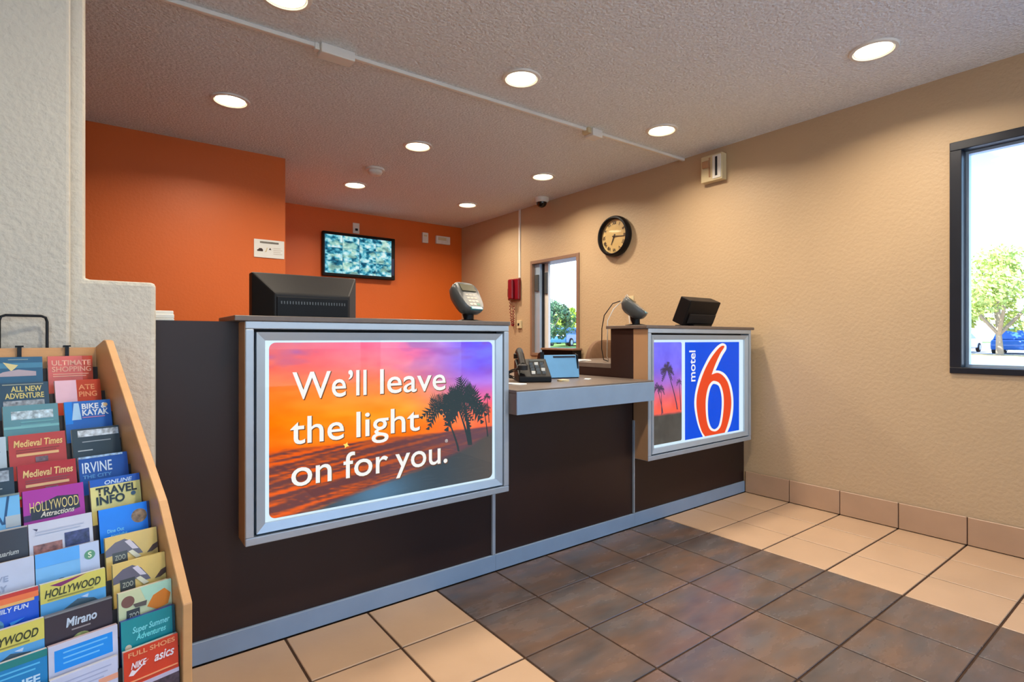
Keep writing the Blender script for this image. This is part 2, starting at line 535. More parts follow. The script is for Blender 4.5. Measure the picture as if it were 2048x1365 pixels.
# ------------------------------------------------------------------ reception counter
cl = thing('reception_counter', 'tall dark laminate reception counter carrying the illuminated sunset slogan sign', 'counter', (.77, 2.01, 0))
def part(mb, name, m, parent, **k):
    o = mb.build(name, m, parent, **k)
    o.matrix_parent_inverse = (Matrix.Translation(parent.location) @ parent.rotation_euler.to_matrix().to_4x4()).inverted()
    return o

def counter_unit(root, x0, x1, ztop, lx0, lx1, desk_z, toe1):
    part(MB().box(x0, x1, 2.01, 2.18, .0, ztop), 'front_panel', M_PANEL, root)
    part(MB().box(x0, toe1, 1.998, 2.0098, .004, .076), 'toe_kick', M_TOE, root, bevel=.001, seg=1)
    if lx0 is not None:
        part(MB().box(lx0, lx1, 1.902, 2.205, ztop, ztop + .018), 'ledge_top', M_LEDGE, root, bevel=.002, seg=1)
    if desk_z:
        part(MB().box(x0 + .001, x1, 2.181, 2.80, desk_z - .03, desk_z), 'desk_top', M_LEDGE, root, bevel=.002, seg=1)
        part(MB().box(x0 + .001, x0 + .025, 2.181, 2.78, 0, desk_z - .03), 'side_panel', M_PANEL, root)
        part(MB().box(x1 - .025, x1 - .001, 2.181, 2.78, 0, desk_z - .03), 'side_panel', M_PANEL, root)

counter_unit(cl, .12, 1.396, 1.118, .325, 1.425, .78, 1.4122)
part(MB().box(1.396, 1.412, 1.999, 2.18, .078, 1.116), 'joint_strip', M_SILVER, cl)
cm = thing('reception_counter', 'low accessible section of dark reception counter between the two tall units', 'counter', (1.88, 2.01, 0))
counter_unit(cm, 1.4125, 2.364, .727, None, None, None, 2.3715)
cr_ = thing('reception_counter', 'tall dark laminate reception counter against the tan wall with the number sign', 'counter', (2.95, 2.01, 0))
counter_unit(cr_, 2.372, XW - .002, 1.118, 2.355, 3.47, .915, XW - .01)
part(MB().box(2.3645, 2.3715, 1.999, 2.012, .078, .60), 'joint_strip', M_SILVER, cr_)

wt = thing('worktop', 'low grey brown worktop with thick pale blue front edge between the lit signs', 'worktop', (1.88, 1.85, .728))
part(MB().box(1.419, 2.350, 1.852, 2.0, .728, .8195).box(1.419, 2.350, 2.0, 2.86, .795, .8195), 'core', M_LEDGE, wt)
part(MB().box(1.419, 2.350, 1.852, 2.86, .8195, .836), 'top', M_LEDGE, wt, bevel=.002, seg=1)
part(MB().box(1.419, 2.350, 1.846, 1.852, .728, .828), 'fascia', M_TOE, wt, bevel=.001, seg=1)
part(MB().box(1.43, 1.46, 2.78, 2.84, 0, .795), 'leg', M_PANEL, wt)
part(MB().box(2.31, 2.34, 2.78, 2.84, 0, .795), 'leg', M_PANEL, wt)

# ------------------------------------------------------------------ illuminated signs
SW, SH = 1.062, .733
M_SIGNWHITE = emit('sign_white', rgb(214, 238, 252), 1.0)
M_LETTER = emit('sign_letter', rgb(244, 244, 240), 1.0)
M_SHADOW = emit('sign_letter_edge', rgb(150, 96, 60), .55)
M_PALM = emit('sign_palm', rgb(58, 74, 80), .8)
M_PALM2 = emit('sign_palm_small', rgb(78, 68, 96), .8)
M_ART = attr_mat('sign_art', 1.1)

def ring(x0, x1, z0, z1, w, ya, yb):
    b = MB()
    b.box(x0, x1, ya, yb, z0, z0 + w); b.box(x0, x1, ya, yb, z1 - w, z1)
    b.box(x0, x0 + w, ya, yb, z0 + w, z1 - w); b.box(x1 - w, x1, ya, yb, z0 + w, z1 - w)
    return b

def bevel_ring(x0, x1, z0, z1, w, yo, yi, yb):
    """picture-frame ring: outer edge at depth yo, inner edge at depth yi"""
    o = [(x0, z0), (x1, z0), (x1, z1), (x0, z1)]
    i = [(x0 + w, z0 + w), (x1 - w, z0 + w), (x1 - w, z1 - w), (x0 + w, z1 - w)]
    b = MB()
    rings = [[(p, yb, q) for p, q in o], [(p, yo, q) for p, q in o], [(p, yi, q) for p, q in i], [(p, yb, q) for p, q in i]]
    b.loft(rings + [rings[0]], cap=False)
    return b

def sign_box(loc, label):
    s = thing('illuminated_sign', label, 'sign', loc)
    ring(0, SW, 0, SH, .026, 0, .1045).build('cabinet', M_SILVER, s, bevel=.003)
    MB().box(.026, SW - .026, .06, .07, .026, SH - .026).build('groove_shade_plate', M_BLACK, s)  # black plate painting in the deep shade of the groove round the bezel
    MB().box(-.0012, -.0002, .004, .1045, .003, SH - .003).build('side_skin', M_TANSIDE, s)
    bevel_ring(.034, SW - .034, .034, SH - .036, .028, .002, .012, .058).build('bezel', M_SILVER2, s)
    MB().box(.060, SW - .060, .022, .055, .060, SH - .062).build('light_panel', M_SIGNWHITE, s)
    MB().box(.061, SW - .061, .012, .0135, .061, SH - .063).build('cover_pane', M_SIGNGLASS, s)
    return s

def palm(parent, base, crown, r, m, y, seed, n=13, tw=.006, droop=.62, name='palm_print'):
    rn = random.Random(seed)
    b = MB()
    (bx, bz), (cx, cz) = base, crown
    # trunk
    N = 8; L = []; Rr = []
    for i in range(N + 1):
        t = i / N
        x = bx + (cx - bx) * (t ** 1.25); z = bz + (cz - bz) * t
        ww = tw * (1.25 - .6 * t)
        L.append((x - ww, z)); Rr.append((x + ww, z))
    for i in range(N):
        b.poly([(L[i][0], y, L[i][1]), (Rr[i][0], y, Rr[i][1]), (Rr[i + 1][0], y, Rr[i + 1][1]), (L[i + 1][0], y, L[i + 1][1])])
    # fronds with ragged leaflets
    for k in range(n):
        a = R(-45 + 270 * (k + .5) / n + rn.uniform(-9, 9)); ln = r * rn.uniform(.75, 1.1)
        pts = []
        for i in range(9):
            t = i / 8
            pts.append(Vector((cx + ln * t * math.cos(a), 0, cz + ln * t * math.sin(a) - droop * ln * t * t * (.35 + .45 * abs(math.cos(a))))))
        yy = y - .00004 * (k + 1)
        for i in range(8):
            p, q = pts[i], pts[i + 1]; d = (q - p).normalized(); s = Vector((-d.z, 0, d.x))
            for sg in (-1, 1):
                w = r * .30 * math.sin(math.pi * (.12 + .8 * (i + .5) / 8)) * rn.uniform(.6, 1.15)
                e = p + .5 * (q - p) + d * w * .8 + s * sg * w
                b.poly([(p.x, yy, p.z), (q.x, yy, q.z), (e.x, yy, e.z)])
    return b.build(name, m, parent)

s1 = sign_box((.357, 1.905, .385), 'wide lit sign with an orange sunset picture and white slogan lettering')
n1, n2, n3 = Noise(3), Noise(5), Noise(9)
def sunset(U, V):
    cl_ = n1.fbm(U * 5, V * 9, 4); c2 = n2.fbm(U * 7 + 3, V * 14, 4)
    # columns of the sky from left to right, each a vertical ramp
    left = blend([(0, (214, 92, 112)), (.12, (238, 100, 84)), (.28, (255, 118, 36)), (.45, (255, 130, 8)), (.62, (255, 112, 20))], V)
    mid = blend([(0, (255, 112, 160)), (.15, (255, 124, 140)), (.3, (255, 140, 78)), (.45, (255, 162, 44)), (.62, (255, 118, 20))], V)
    rgt = blend([(0, (112, 106, 255)), (.18, (124, 108, 250)), (.3, (178, 112, 220)), (.42, (240, 112, 150)), (.52, (255, 112, 80)), (.64, (250, 106, 66))], V)
    t = np.clip(U * 2, 0, 1)
    sky = mixc(left, mid, t)
    t2 = np.clip((U - .48) / .45, 0, 1); t2 = t2 * t2 * (3 - 2 * t2)
    sky = mixc(sky, rgt, t2)
    pur = np.clip((cl_ - .52) * 6, 0, 1) * np.clip(1 - V / .34, 0, 1)
    sky = mixc(sky, np.array([150, 92, 176.]) + 0 * sky, pur * .75)
    sky = sky + ((c2 - .5) * 46)[..., None] * np.array([.3, 1, .7])
    # sea with orange reflections
    wv = n3.fbm(U * 6 + V * 8, V * 85 + U * 14, 3)
    sea = mixc(np.array([104, 62, 62.]) + 0 * sky, np.array([232, 94, 28.]) + 0 * sky, np.clip((wv - .42) * 4.5, 0, 1) * np.clip(1.1 - U * .75, .15, 1))
    sea = mixc(sea, np.array([100, 80, 98.]) + 0 * sky, np.clip((U - .3) * 1.0, 0, .6))
    hz = .615 + .02 * (n1.fbm(U * 9, V * 0 + 2.5, 3) - .5)
    fs = np.clip((V - hz) / .012, 0, 1)
    img = mixc(sky, sea, fs)
    # dark wet sand rising to the right
    sand = np.array([62, 74, 82.]) + 0 * sky
    sand = mixc(sand, np.array([84, 80, 78.]) + 0 * sky, np.clip((U - .72) * 4, 0, 1))
    blue = np.exp(-((U - .42) / .16) ** 2 - ((V - .96) / .12) ** 2)
    sand = mixc(sand, np.array([92, 140, 178.]) + 0 * sky, blue * .7)
    edge = np.interp(U, [0, .24, .5, .73, .9, 1], [1.02, .95, .87, .80, .72, .655]) + .03 * (n2.fbm(U * 8, V * 4, 3) - .5)
    ss = np.clip((V - edge) / .03, 0, 1)
    return mixc(img, sand, ss)
AW, AH = .910, .592
print_grid('sunset_print', AW, AH, 200, 140, sunset, M_ART, s1, (.076, .0205, .070), corner=.022)
LINES = [("We\u2019ll", .150, .467, .264), ("leave", .467, .467, .284), ("the", .143, .313, .186), ("light", .375, .313, .258), ("on", .146, .168, .138), ("for", .327, .168, .172), ("you.", .529, .168, .230)]
for s, x, z, wd in LINES:
    hgt = {'on': .0, 'you.': .0}.get(s)
    me = text_mesh('lettering', s, M_LETTER, .135, bold=.0008, width=wd)
    link('lettering', me, s1, (x, .0165, z))
    me = text_mesh('lettering_edge', s, M_SHADOW, .135, bold=.0020, width=wd + .002)
    link('lettering_edge', me, s1, (x + .0015, .0172, z - .0025))
me = text_mesh('trademark', '®', M_LETTER, .018)
link('trademark', me, s1, (.748, .0165, .250))
st = MB()
for k in range(2):
    st.poly([(.337 + .012 * math.cos(R(45 * i + 22)) * (1 if i % 2 else .45), .0168, .288 + .012 * math.sin(R(45 * i + 22)) * (1 if i % 2 else .45)) for i in range(8)])
st.build('light_star', emit('sign_star', rgb(255, 214, 110), 1.2), s1)
palm(s1, (.815, .205), (.735, .400), .088, M_PALM, .0195, 4, n=12, tw=.004)
palm(s1, (.872, .225), (.836, .425), .112, M_PALM, .0192, 6, n=19, tw=.008)
palm(s1, (.866, .225), (.815, .380), .070, M_PALM, .0190, 8, n=12, tw=.005)
palm(s1, (.961, .250), (.940, .375), .036, M_PALM, .0188, 11, n=11, tw=.0028)
b = palm(s1, (.968, .31), (.957, .425), .022, M_PALM, .0186, 15, n=9, tw=.002)

s2 = sign_box((2.3735, 1.905, .385), 'square lit sign with a big red figure on blue beside a narrow palm picture')
def dusk(U, V):
    c = n1.fbm(U * 4, V * 8, 4)
    sky = blend([(0, (112, 112, 248)), (.25, (124, 108, 236)), (.42, (168, 106, 196)), (.56, (228, 100, 112)), (.68, (246, 98, 74)), (.72, (228, 92, 92))], V)
    sky = sky + ((c - .5) * 30)[..., None]
    g = np.array([78, 76, 72.]) + 0 * sky + ((n2.fbm(U * 6, V * 12, 3) - .5) * 24)[..., None]
    return mixc(sky, g, np.clip((V - .705 - .02 * (c - .5)) / .015, 0, 1))
print_grid('palm_picture', .278, .578, 40, 80, dusk, M_ART, s2, (.050, .0205, .077), corner=.012)
palm(s2, (.285, .262), (.190, .500), .062, M_PALM2, .0195, 21, n=13, tw=.004)
palm(s2, (.150, .250), (.100, .400), .036, M_PALM2, .0193, 23, n=9, tw=.003)
palm(s2, (.140, .245), (.135, .392), .034, M_PALM2, .0191, 25, n=9, tw=.0025)
palm(s2, (.318, .255), (.300, .425), .026, M_PALM2, .0189, 27, n=7, tw=.003)
def flat(name, pts, y, m, parent):
    return MB().poly([(x, y, z) for x, z in pts]).build(name, m, parent)
flat('blue_field', [(.360, .074), (.948, .074), (.948, .654), (.360, .654)], .0205, emit('sign_blue', rgb(0, 78, 226), 1.0), s2)

def spline(pts, sharp=(), k=6):
    out = []; n = len(pts)
    P_ = [Vector(p) for p in pts]
    for i in range(n):
        p1, p2 = P_[i], P_[(i + 1) % n]
        p0 = p1 + (p1 - p2) * .5 if i in sharp else P_[i - 1]
        p3 = p2 + (p2 - p1) * .5 if (i + 1) % n in sharp else P_[(i + 2) % n]
        for s in range(k):
            t = s / k
            v = .5 * ((2 * p1) + (-p0 + p2) * t + (2 * p0 - 5 * p1 + 4 * p2 - p3) * t * t + (-p0 + 3 * p1 - 3 * p2 + p3) * t ** 3)
            out.append((v.x, v.y))
    return out

SIX_O = [(.763, .646), (.796, .633), (.796, .606), (.757, .57), (.721, .53), (.692, .494), (.677, .476), (.727, .471), (.787, .447), (.839, .397), (.869, .333), (.88, .267), (.874, .192), (.849, .125), (.818, .084), (.806, .074), (.541, .074), (.499, .133), (.472, .193), (.453, .265), (.456, .329), (.477, .392), (.51, .455), (.56, .518), (.616, .576), (.686, .624), (.731, .643)]
SIX_R = [(.762, .631), (.773, .621), (.733, .586), (.704, .553), (.674, .515), (.648, .476), (.634, .452), (.698, .46), (.757, .441), (.812, .395), (.842, .332), (.855, .262), (.842, .188), (.812, .122), (.778, .0745), (.562, .0745), (.527, .111), (.494, .179), (.474, .264), (.477, .328), (.499, .387), (.538, .454), (.588, .517), (.651, .575), (.721, .621)]
SIX_HW = [(.663, .411), (.721, .392), (.757, .337), (.767, .268), (.757, .188), (.733, .123), (.692, .097), (.651, .097), (.611, .115), (.582, .164), (.569, .237), (.571, .309), (.594, .373), (.628, .404)]
SIX_HB = [(.663, .392), (.709, .376), (.736, .325), (.743, .263), (.733, .19), (.712, .132), (.68, .111), (.651, .111), (.622, .13), (.599, .175), (.591, .235), (.594, .301), (.613, .358), (.637, .387)]
flat('figure_outline', spline(SIX_O, (6, 15, 16)), .0200, M_LETTER, s2)
flat('figure', spline(SIX_R, (6, 14, 15)), .0195, emit('sign_red', rgb(232, 74, 34), 1.0), s2)
flat('figure_counter_outline', spline(SIX_HW), .0190, M_LETTER, s2)
flat('figure_counter', spline(SIX_HB), .0185, emit('sign_blue', rgb(0, 78, 226), 1.0), s2)
me = text_mesh('lettering', 'motel', M_LETTER, .09, bold=.0012, width=.186, height=.062)
o = link('lettering', me, s2, (.462, .0195, .418)); o.rotation_euler = (0, R(-90), 0)

# ------------------------------------------------------------------ ceiling fixtures
def downlight():
    t = thing('downlight', 'round recessed downlight', 'ceiling light')
    MB().lathe([(.082, CEIL - .004), (.086, CEIL - .010), (.100, CEIL - .008), (.104, CEIL - .001), (.104, CEIL), (.082, CEIL)], n=32).build('trim_ring', M_WHITEPL, t, smooth=True)
    MB().lathe([(.0815, CEIL - .003), (.07, CEIL - .0075), (.03, CEIL - .011), (.002, CEIL - .012)], n=32).build('lens', M_LENS, t, smooth=True)
    return t
dl = downlight()
DL = [(.57, 2.27, 'recessed downlight over the slogan sign, camera side of the conduit box'), (.57, 3.46, 'recessed downlight close to the near orange wall'),
      (1.75, 2.24, 'recessed downlight beside the middle of the ceiling conduit'), (2.92, 1.01, 'recessed downlight over the beige floor strip, near the large window'),
      (1.775, 3.475, 'recessed downlight midway between conduit and smoke detector'), (2.925, 2.24, 'recessed downlight beside the conduit end above the number sign'),
      (1.775, 4.69, 'recessed downlight beside the smoke detector'), (2.955, 3.485, 'recessed downlight nearest the dome camera'),
      (2.96, 4.69, 'recessed downlight in the far corner by the orange back wall'), (.57, 1.01, 'recessed downlight above the brochure rack side of the lobby'),
      (1.75, 1.01, 'recessed downlight above the dark tile strip')]
for i, (x, y, lb) in enumerate(DL):
    o = dl if i == 0 else copy_tree(dl)
    o.location = (x, y, 0)
    tag(o, lb, 'ceiling light', 'recessed downlights')
    ld = bpy.data.lights.new('downlight_lamp', 'AREA')
    ld.shape = 'DISK'; ld.size = .15; ld.energy = LAMP_W; ld.color = LAMP_COL
    ld.spread = R(150)
    lo = link('downlight_lamp', ld, o, (0, 0, CEIL - .016))

cd = thing('ceiling_conduit', 'white surface conduit running across the popcorn ceiling', 'conduit', (1.5, 2.53, CEIL))
def cpt(x): return 2.573 - (x - .221) * .0226
part(MB().prism([(XL, cpt(XL) - .011), (XW, cpt(XW) - .011), (XW, cpt(XW) + .011), (XL, cpt(XL) + .011)], CEIL - .018, CEIL, 'z'), 'raceway', M_WHITEPL, cd, bevel=.002, seg=1)
part(MB().box(.795, .955, cpt(.87) - .038, cpt(.87) + .038, CEIL - .045, CEIL), 'junction_box', M_WHITEPL, cd, bevel=.004)
part(MB().box(2.53, 2.62, cpt(2.57) - .04, cpt(2.57) + .04, CEIL - .05, CEIL), 'junction_box', M_WHITEPL, cd, bevel=.004)
part(MB().box(.772, .795, cpt(.78) - .016, cpt(.78) + .016, CEIL - .03, CEIL), 'coupling', M_WHITEPL, cd, bevel=.002, seg=1)
part(MB().box(2.50, 2.53, cpt(2.5) - .03, cpt(2.5) + .03, CEIL - .035, CEIL), 'coupling', M_CREAM, cd, bevel=.002, seg=1)

sm = thing('smoke_detector', 'small white smoke detector on the ceiling', 'smoke detector', (1.738, 4.154, CEIL))
MB().lathe([(.075, 0), (.075, -.014), (.068, -.018)], n=28).build('base', M_WHITEPL, sm, smooth=True)
MB().lathe([(.058, -.018), (.058, -.036), (.045, -.050), (.02, -.054)], n=28).build('cap', M_WHITEPL, sm, smooth=True)
MB().box(.052, .062, -.01, .01, -.036, -.026).build('test_button', M_GREYPL, sm)

dc = thing('dome_camera', 'dark dome security camera at the top of the tan wall', 'security camera', (3.40, 4.03, CEIL))
MB().lathe([(.07, 0), (.07, -.03), (.06, -.045)], n=28).build('housing', M_WHITEPL, dc, smooth=True)
MB().lathe([(.052, -.045)] + [(.052 * math.cos(R(a)), -.045 - .05 * math.sin(R(a))) for a in range(10, 90, 12)] + [(.003, -.096)], n=28).build('dome', mat('smoked_dome', rgb(10, 10, 12), .05), dc, smooth=True)

# ------------------------------------------------------------------ things on the walls
ck = thing('wall_clock', 'round black wall clock with gold face on tan wall', 'clock', (XW, 3.175, 1.945))
MB().lathe([(.168, 0), (.176, -.02), (.176, -.045), (.168, -.062), (.155, -.066), (.148, -.058), (.146, -.03), (.1, -.03), (.005, -.03)], n=48, axis='x').build('rim', M_BLACK, ck, smooth=True)
MB().lathe([(.146, -.0305), (.005, -.031)], n=48, axis='x').build('face', mat('clock_face', rgb(214, 176, 116), .35, var=.08, vscale=12), ck)
M_INK = mat('dark_ink', rgb(44, 24, 16), .6, var=.1, vscale=20)
num = ['XII', 'I', 'II', 'III', 'IIII', 'V', 'VI', 'VII', 'VIII', 'IX', 'X', 'XI']
for k, s in enumerate(num):
    a = R(30 * k)
    me = text_mesh('numeral', s, M_INK, .036, bold=.0008, align='CENTER')
    o = link('numeral', me, ck)
    # wall faces -x: viewer's right is -y
    o.matrix_local = Matrix.Translation((-.033, -.117 * math.sin(a), .117 * math.cos(a))) @ Matrix(((0, 1, 0, 0), (-1, 0, 0, 0), (0, 0, 1, 0), (0, 0, 0, 1))) @ Matrix.Rotation(a, 4, 'Y') @ Matrix.Translation((0, 0, -.013))
def hand(ang, ln, w, name):
    a = R(ang); d = Vector((0, -math.sin(a), math.cos(a))); s = Vector((0, -math.cos(a), -math.sin(a)))
    b = MB(); q = [(-.035, -d * .02 - s * w), (-.035, -d * .02 + s * w), (-.035, d * ln + s * w * .4), (-.035, d * ln - s * w * .4)]
    r1 = [(-.035, v.y, v.z) for _, v in q]; r2 = [(-.037, v.y, v.z) for _, v in q]
    b.loft([r1, r2]); b.build(name, M_INK, ck)
hand(95, .112, .005, 'minute_hand')
hand(205, .080, .006, 'hour_hand')
MB().lathe([(.008, -.034), (.008, -.040), (.004, -.042)], n=14, axis='x').build('hub', M_INK, ck)
MB().lathe([(.1475, -.052), (.1475, -.0535)], n=40, axis='x').build('crystal', M_GLASS, ck)

rp = thing('wall_phone', 'red wall telephone hanging on the tan wall', 'telephone', (XW, 4.615, 1.475))
MB().box(-.045, -.001, -.095, .095, 0, .23).build('body', M_RED, rp, bevel=.014)
MB().box(-.085, -.046, -.035, .035, .005, .225).build('handset', M_RED, rp, bevel=.016)
MB().box(-.05, -.0445, .042, .085, .04, .13).build('keypad', mat('dark_red_plastic', rgb(96, 10, 20), .4), rp, bevel=.002, seg=1)
crd = []
for i in range(70):
    t = i / 69; crd.append((-.03 + .012 * math.cos(i * 1.9), .02 + .045 * math.cos(math.pi * t) * (1 - t * .6) + .008 * math.sin(i * 1.9), -.005 - .27 * math.sin(math.pi * t * .93)))
MB().tube(crd, .0045, 6).build('cord', M_RED, rp, smooth=True)
vr = tag(MB().box(XW - .012, XW, 4.528, 4.556, 1.712, CEIL).build('wall_raceway', M_WHITEPL, bevel=.002, seg=1), 'slim white cable raceway running down to the red telephone', 'raceway')
jk = thing('phone_jack', 'small white jack on the wall under the red telephone', 'socket', (XW, 4.54, 1.17))
MB().box(-.022, 0, -.035, .035, 0, .085).build('housing', M_CREAM, jk, bevel=.005)
MB().box(-.026, -.022, -.012, .012, .03, .055).build('port', M_BLACK2, jk)

em = thing('alarm_box', 'cream alarm box high on the tan wall by the conduit end', 'alarm', (XW, 2.225, 2.195))
MB().box(-.06, 0, -.085, .085, 0, .19).build('housing', M_CREAM, em, bevel=.006)
MB().box(-.066, -.060, -.078, -.012, .012, .178).build('cover', M_WHITEPL, em, bevel=.002, seg=1)
MB().box(-.068, -.0655, -.052, -.035, .03, .165).build('slot', M_FRAME, em)
MB().box(-.078, -.060, .012, .065, .10, .15).build('lamp_head', M_TANSIDE, em, bevel=.004)
MB().box(-.066, -.060, .006, .016, .03, .17).build('seam', M_TANSIDE, em)

ws = thing('window_ledge', 'dark stained wooden ledge under the small window', 'ledge', (XW, 3.80, .86))
MB().box(-.14, -.016, -.22, .235, .092, .112).build('board', M_BROWNFR, ws, bevel=.004)
MB().prism([(-.135, .0915), (-.016, .0915), (-.016, -.02), (-.09, -.02)], -.205, .22, 'y').build('apron', M_BLACK, ws)

tv = thing('television', 'black flat television showing security pictures on the orange wall', 'television', (2.2, YB - .055, 1.722))
MB().box(-.405, .405, -.02, .03, 0, .468).build('case', M_BLACK, tv, bevel=.006)
MB().box(-.12, .12, .03, .0545, .12, .34).build('wall_bracket', M_BLACK2, tv)
n4, n5 = Noise(21), Noise(33)
def cctv(U, V):
    gx, gy = U * 4, V * 3
    cx, cy = np.floor(gx), np.floor(gy)
    a = n4.fbm(U * 17 + cx * 9.7, V * 13 + cy * 5.1, 4)
    b_ = n5.fbm(U * 9 + cx * 3.3, V * 9 + cy * 8.2, 3)
    c = blend([(0, (24, 70, 96)), (.3, (40, 118, 146)), (.5, (96, 186, 206)), (.72, (168, 226, 236)), (1, (226, 248, 246))], np.clip((a - .5) * 1.9 + .50, 0, 1))
    c = mixc(c, np.array([196, 224, 190.]) + 0 * c, np.clip((b_ - .52) * 4, 0, .55))
    lines = ((gx - cx < .03) | (gy - cy < .03)).astype(float)
    return mixc(c, np.array([70, 120, 150.]) + 0 * c, lines * .6)
print_grid('screen', .745, .405, 150, 84, cctv, attr_mat('tv_picture', .95), tv, (-.385, -.0208, .032))
MB().box(.362, .392, -.0212, -.020, .05, .24).build('side_strip', mat('navy_strip', rgb(20, 30, 78), .4), tv)

ol = thing('wall_outlet', 'white cable outlet above the television', 'outlet', (2.178, YB, 2.212))
MB().box(-.037, .037, -.008, -.0005, 0, .115).build('plate', M_WHITEPL, ol, bevel=.002, seg=1)
MB().box(-.012, .016, -.016, -.008, .03, .055).build('socket', M_BLACK2, ol)
tb = thing('sensor_box', 'narrow white wall box on the orange back wall', 'wall box', (3.016, YB, 2.198))
MB().box(-.038, .038, -.025, -.0005, 0, .122).build('housing', M_WHITEPL, tb, bevel=.004)
MB().box(-.02, .02, -.028, -.025, .075, .095).build('window', M_CREAM, tb)
th_ = thing('thermostat', 'wide white thermostat on the orange back wall near the corner', 'thermostat', (3.255, YB, 2.206))
MB().box(-.096, .096, -.03, -.0005, 0, .096).build('housing', M_WHITEPL, th_, bevel=.005)
MB().box(-.07, .04, -.033, -.03, .045, .08).build('display', M_CREAM, th_)
MB().box(.055, .08, -.034, -.03, .03, .07).build('switch', M_WHITEPL, th_)

nc = thing('wall_notice', 'small white notice with dark icons on the near orange wall', 'notice', (.975, YO, 1.668))
MB().box(-.106, .106, -.006, -.0005, 0, .134).build('card', M_PAPER, nc)
MB().box(-.066, .066, -.0068, -.006, .106, .120).build('heading_band', mat('grey_print', rgb(120, 116, 108), .7, var=.5, vscale=60), nc)
MB().prism([(-.085, .045), (-.045, .045), (-.045, .058), (-.053, .068), (-.07, .068), (-.078, .058), (-.085, .056)], -.0068, -.006, 'y').build('vehicle_icon', M_INK, nc)
MB().prism([(-.035, .04), (-.02, .044), (-.012, .075), (-.018, .076), (-.026, .052)], -.0068, -.006, 'y').build('arrow_icon', M_CREAM, nc)
MB().prism([(-.004, .06), (.014, .06), (.005, .076)], -.0068, -.006, 'y').build('triangle_icon', M_INK, nc)
for k in range(4):
    MB().box(.028, .092 - .012 * (k % 2), -.0066, -.006, .030 + .014 * k, .034 + .014 * k).build('text_line', mat('faint_print', rgb(190, 180, 168), .7), nc)

# ------------------------------------------------------------------ things on the counter
# desktop monitor seen from behind
mo = thing('monitor', 'bulky black computer monitor seen from behind on the tall counter', 'monitor', (.71, 2.46, .78))
rim = [(-.225, .10), (.225, .10), (.225, .562), (-.225, .562)]
rim0 = [(x, .055, z) for x, z in rim]; rim1 = [(x, .0, z) for x, z in rim]
back = [(x * .70, -.10, z) for x, z in ((-.225, .135), (.225, .135), (.225, .470), (-.225, .470))]
MB().loft([rim0, rim1, back]).build('housing', M_BLACK2, mo, bevel=.006)
MB().box(-.15, .15, -.106, -.0995, .15, .455).build('rear_plate', M_BLACK, mo, bevel=.002, seg=1)
b = MB()
for k in range(24): b.box(-.135 + k * .0115, -.130 + k * .0115, -.109, -.106, .425, .437)
b.build('vent_slots', M_GREYPL, mo)
MB().lathe([(.12, 0), (.12, .012), (.10, .02)], n=28).build('base', M_BLACK, mo, smooth=True)
MB().box(-.05, .05, -.02, .03, .02, .14).build('neck', M_BLACK, mo, bevel=.006)
MB().box(-.205, .205, .0551, .058, .12, .54).build('screen', mat('dark_screen', rgb(20, 24, 30), .15), mo)

def terminal(name, label, loc, N):
    t = thing(name, label, 'card terminal', loc, group='card terminals on the counter ledges')
    MB().loft([[(x * .075, y * .058, 0) for x, y in C8], [(x * .075, y * .058, .006) for x, y in C8], [(x * .04, y * .032, .012) for x, y in C8]]).build('base', M_BLACK, t)
    N = Vector(N).normalized(); U_ = (Vector((0, 0, 1)) - N * N.z).normalized(); Rt = U_.cross(N)
    M = Matrix(((Rt.x, U_.x, N.x, .0), (Rt.y, U_.y, N.y, .015), (Rt.z, U_.z, N.z, .108), (0, 0, 0, 1)))
    MB().tube([(0, 0, .008), (.0, .01, .04), (.0, .012, .085)], .022, 12, .034).build('neck', M_BLACK, t, smooth=True)
    b = MB(); rings = []
    for z, k in ((-.044, .45), (-.036, .72), (-.016, .95), (.006, 1.0), (.016, .97), (.022, .88)):
        ring_ = []
        for i in range(28):
            a = 2 * math.pi * i / 28; ex = 2 / 3.4
            ca, sa = math.cos(a), math.sin(a)
            x = .064 * k * math.copysign(abs(ca) ** ex, ca); y = .078 * k * math.copysign(abs(sa) ** ex, sa)
            ring_.append((x * (1 + .12 * y / .078), y, z + .08 * y * (1 if z > 0 else .2)))
        rings.append(ring_)
    b.loft(rings); b.xf(M @ Matrix.Diagonal((1.22, 1.05, 1.2, 1))); b.build('body', M_GREYPL, t, smooth=True)
    b = MB().box(-.048, .048, .022, .060, .0275, .034); b.xf(M); b.build('display', mat('lcd', rgb(92, 88, 70), .2), t)
    for r_ in range(4):
        for c_ in range(3):
            b = MB().box(-.034 + c_ * .0245, -.015 + c_ * .0245, -.054 + r_ * .0185, -.041 + r_ * .0185, .0185, .0255 + (r_ - 2) * .0015)
            b.xf(M); b.build('key', M_KEYS if c_ < 2 or r_ else M_GREEN, t)
    b = MB().box(-.04, .04, -.078, -.060, .010, .0215); b.xf(M); b.build('card_slot_trim', mat('teal_plastic', rgb(70, 128, 140), .25), t, bevel=.003)
    return t
C8 = [(math.cos(R(360 * i / 20)), math.sin(R(360 * i / 20))) for i in range(20)]
M_KEYS = mat('pale_keys', rgb(196, 178, 160), .4)
M_GREEN = mat('green_key', rgb(40, 110, 84), .4)
terminal('card_terminal', 'grey card payment terminal on the ledge behind the slogan sign', (1.335, 2.10, 1.136), (.22, -.76, .6))
terminal('card_terminal', 'grey card payment terminal with loose cord on the ledge behind the number sign', (2.53, 2.12, 1.136), (.3, -.5, .81))

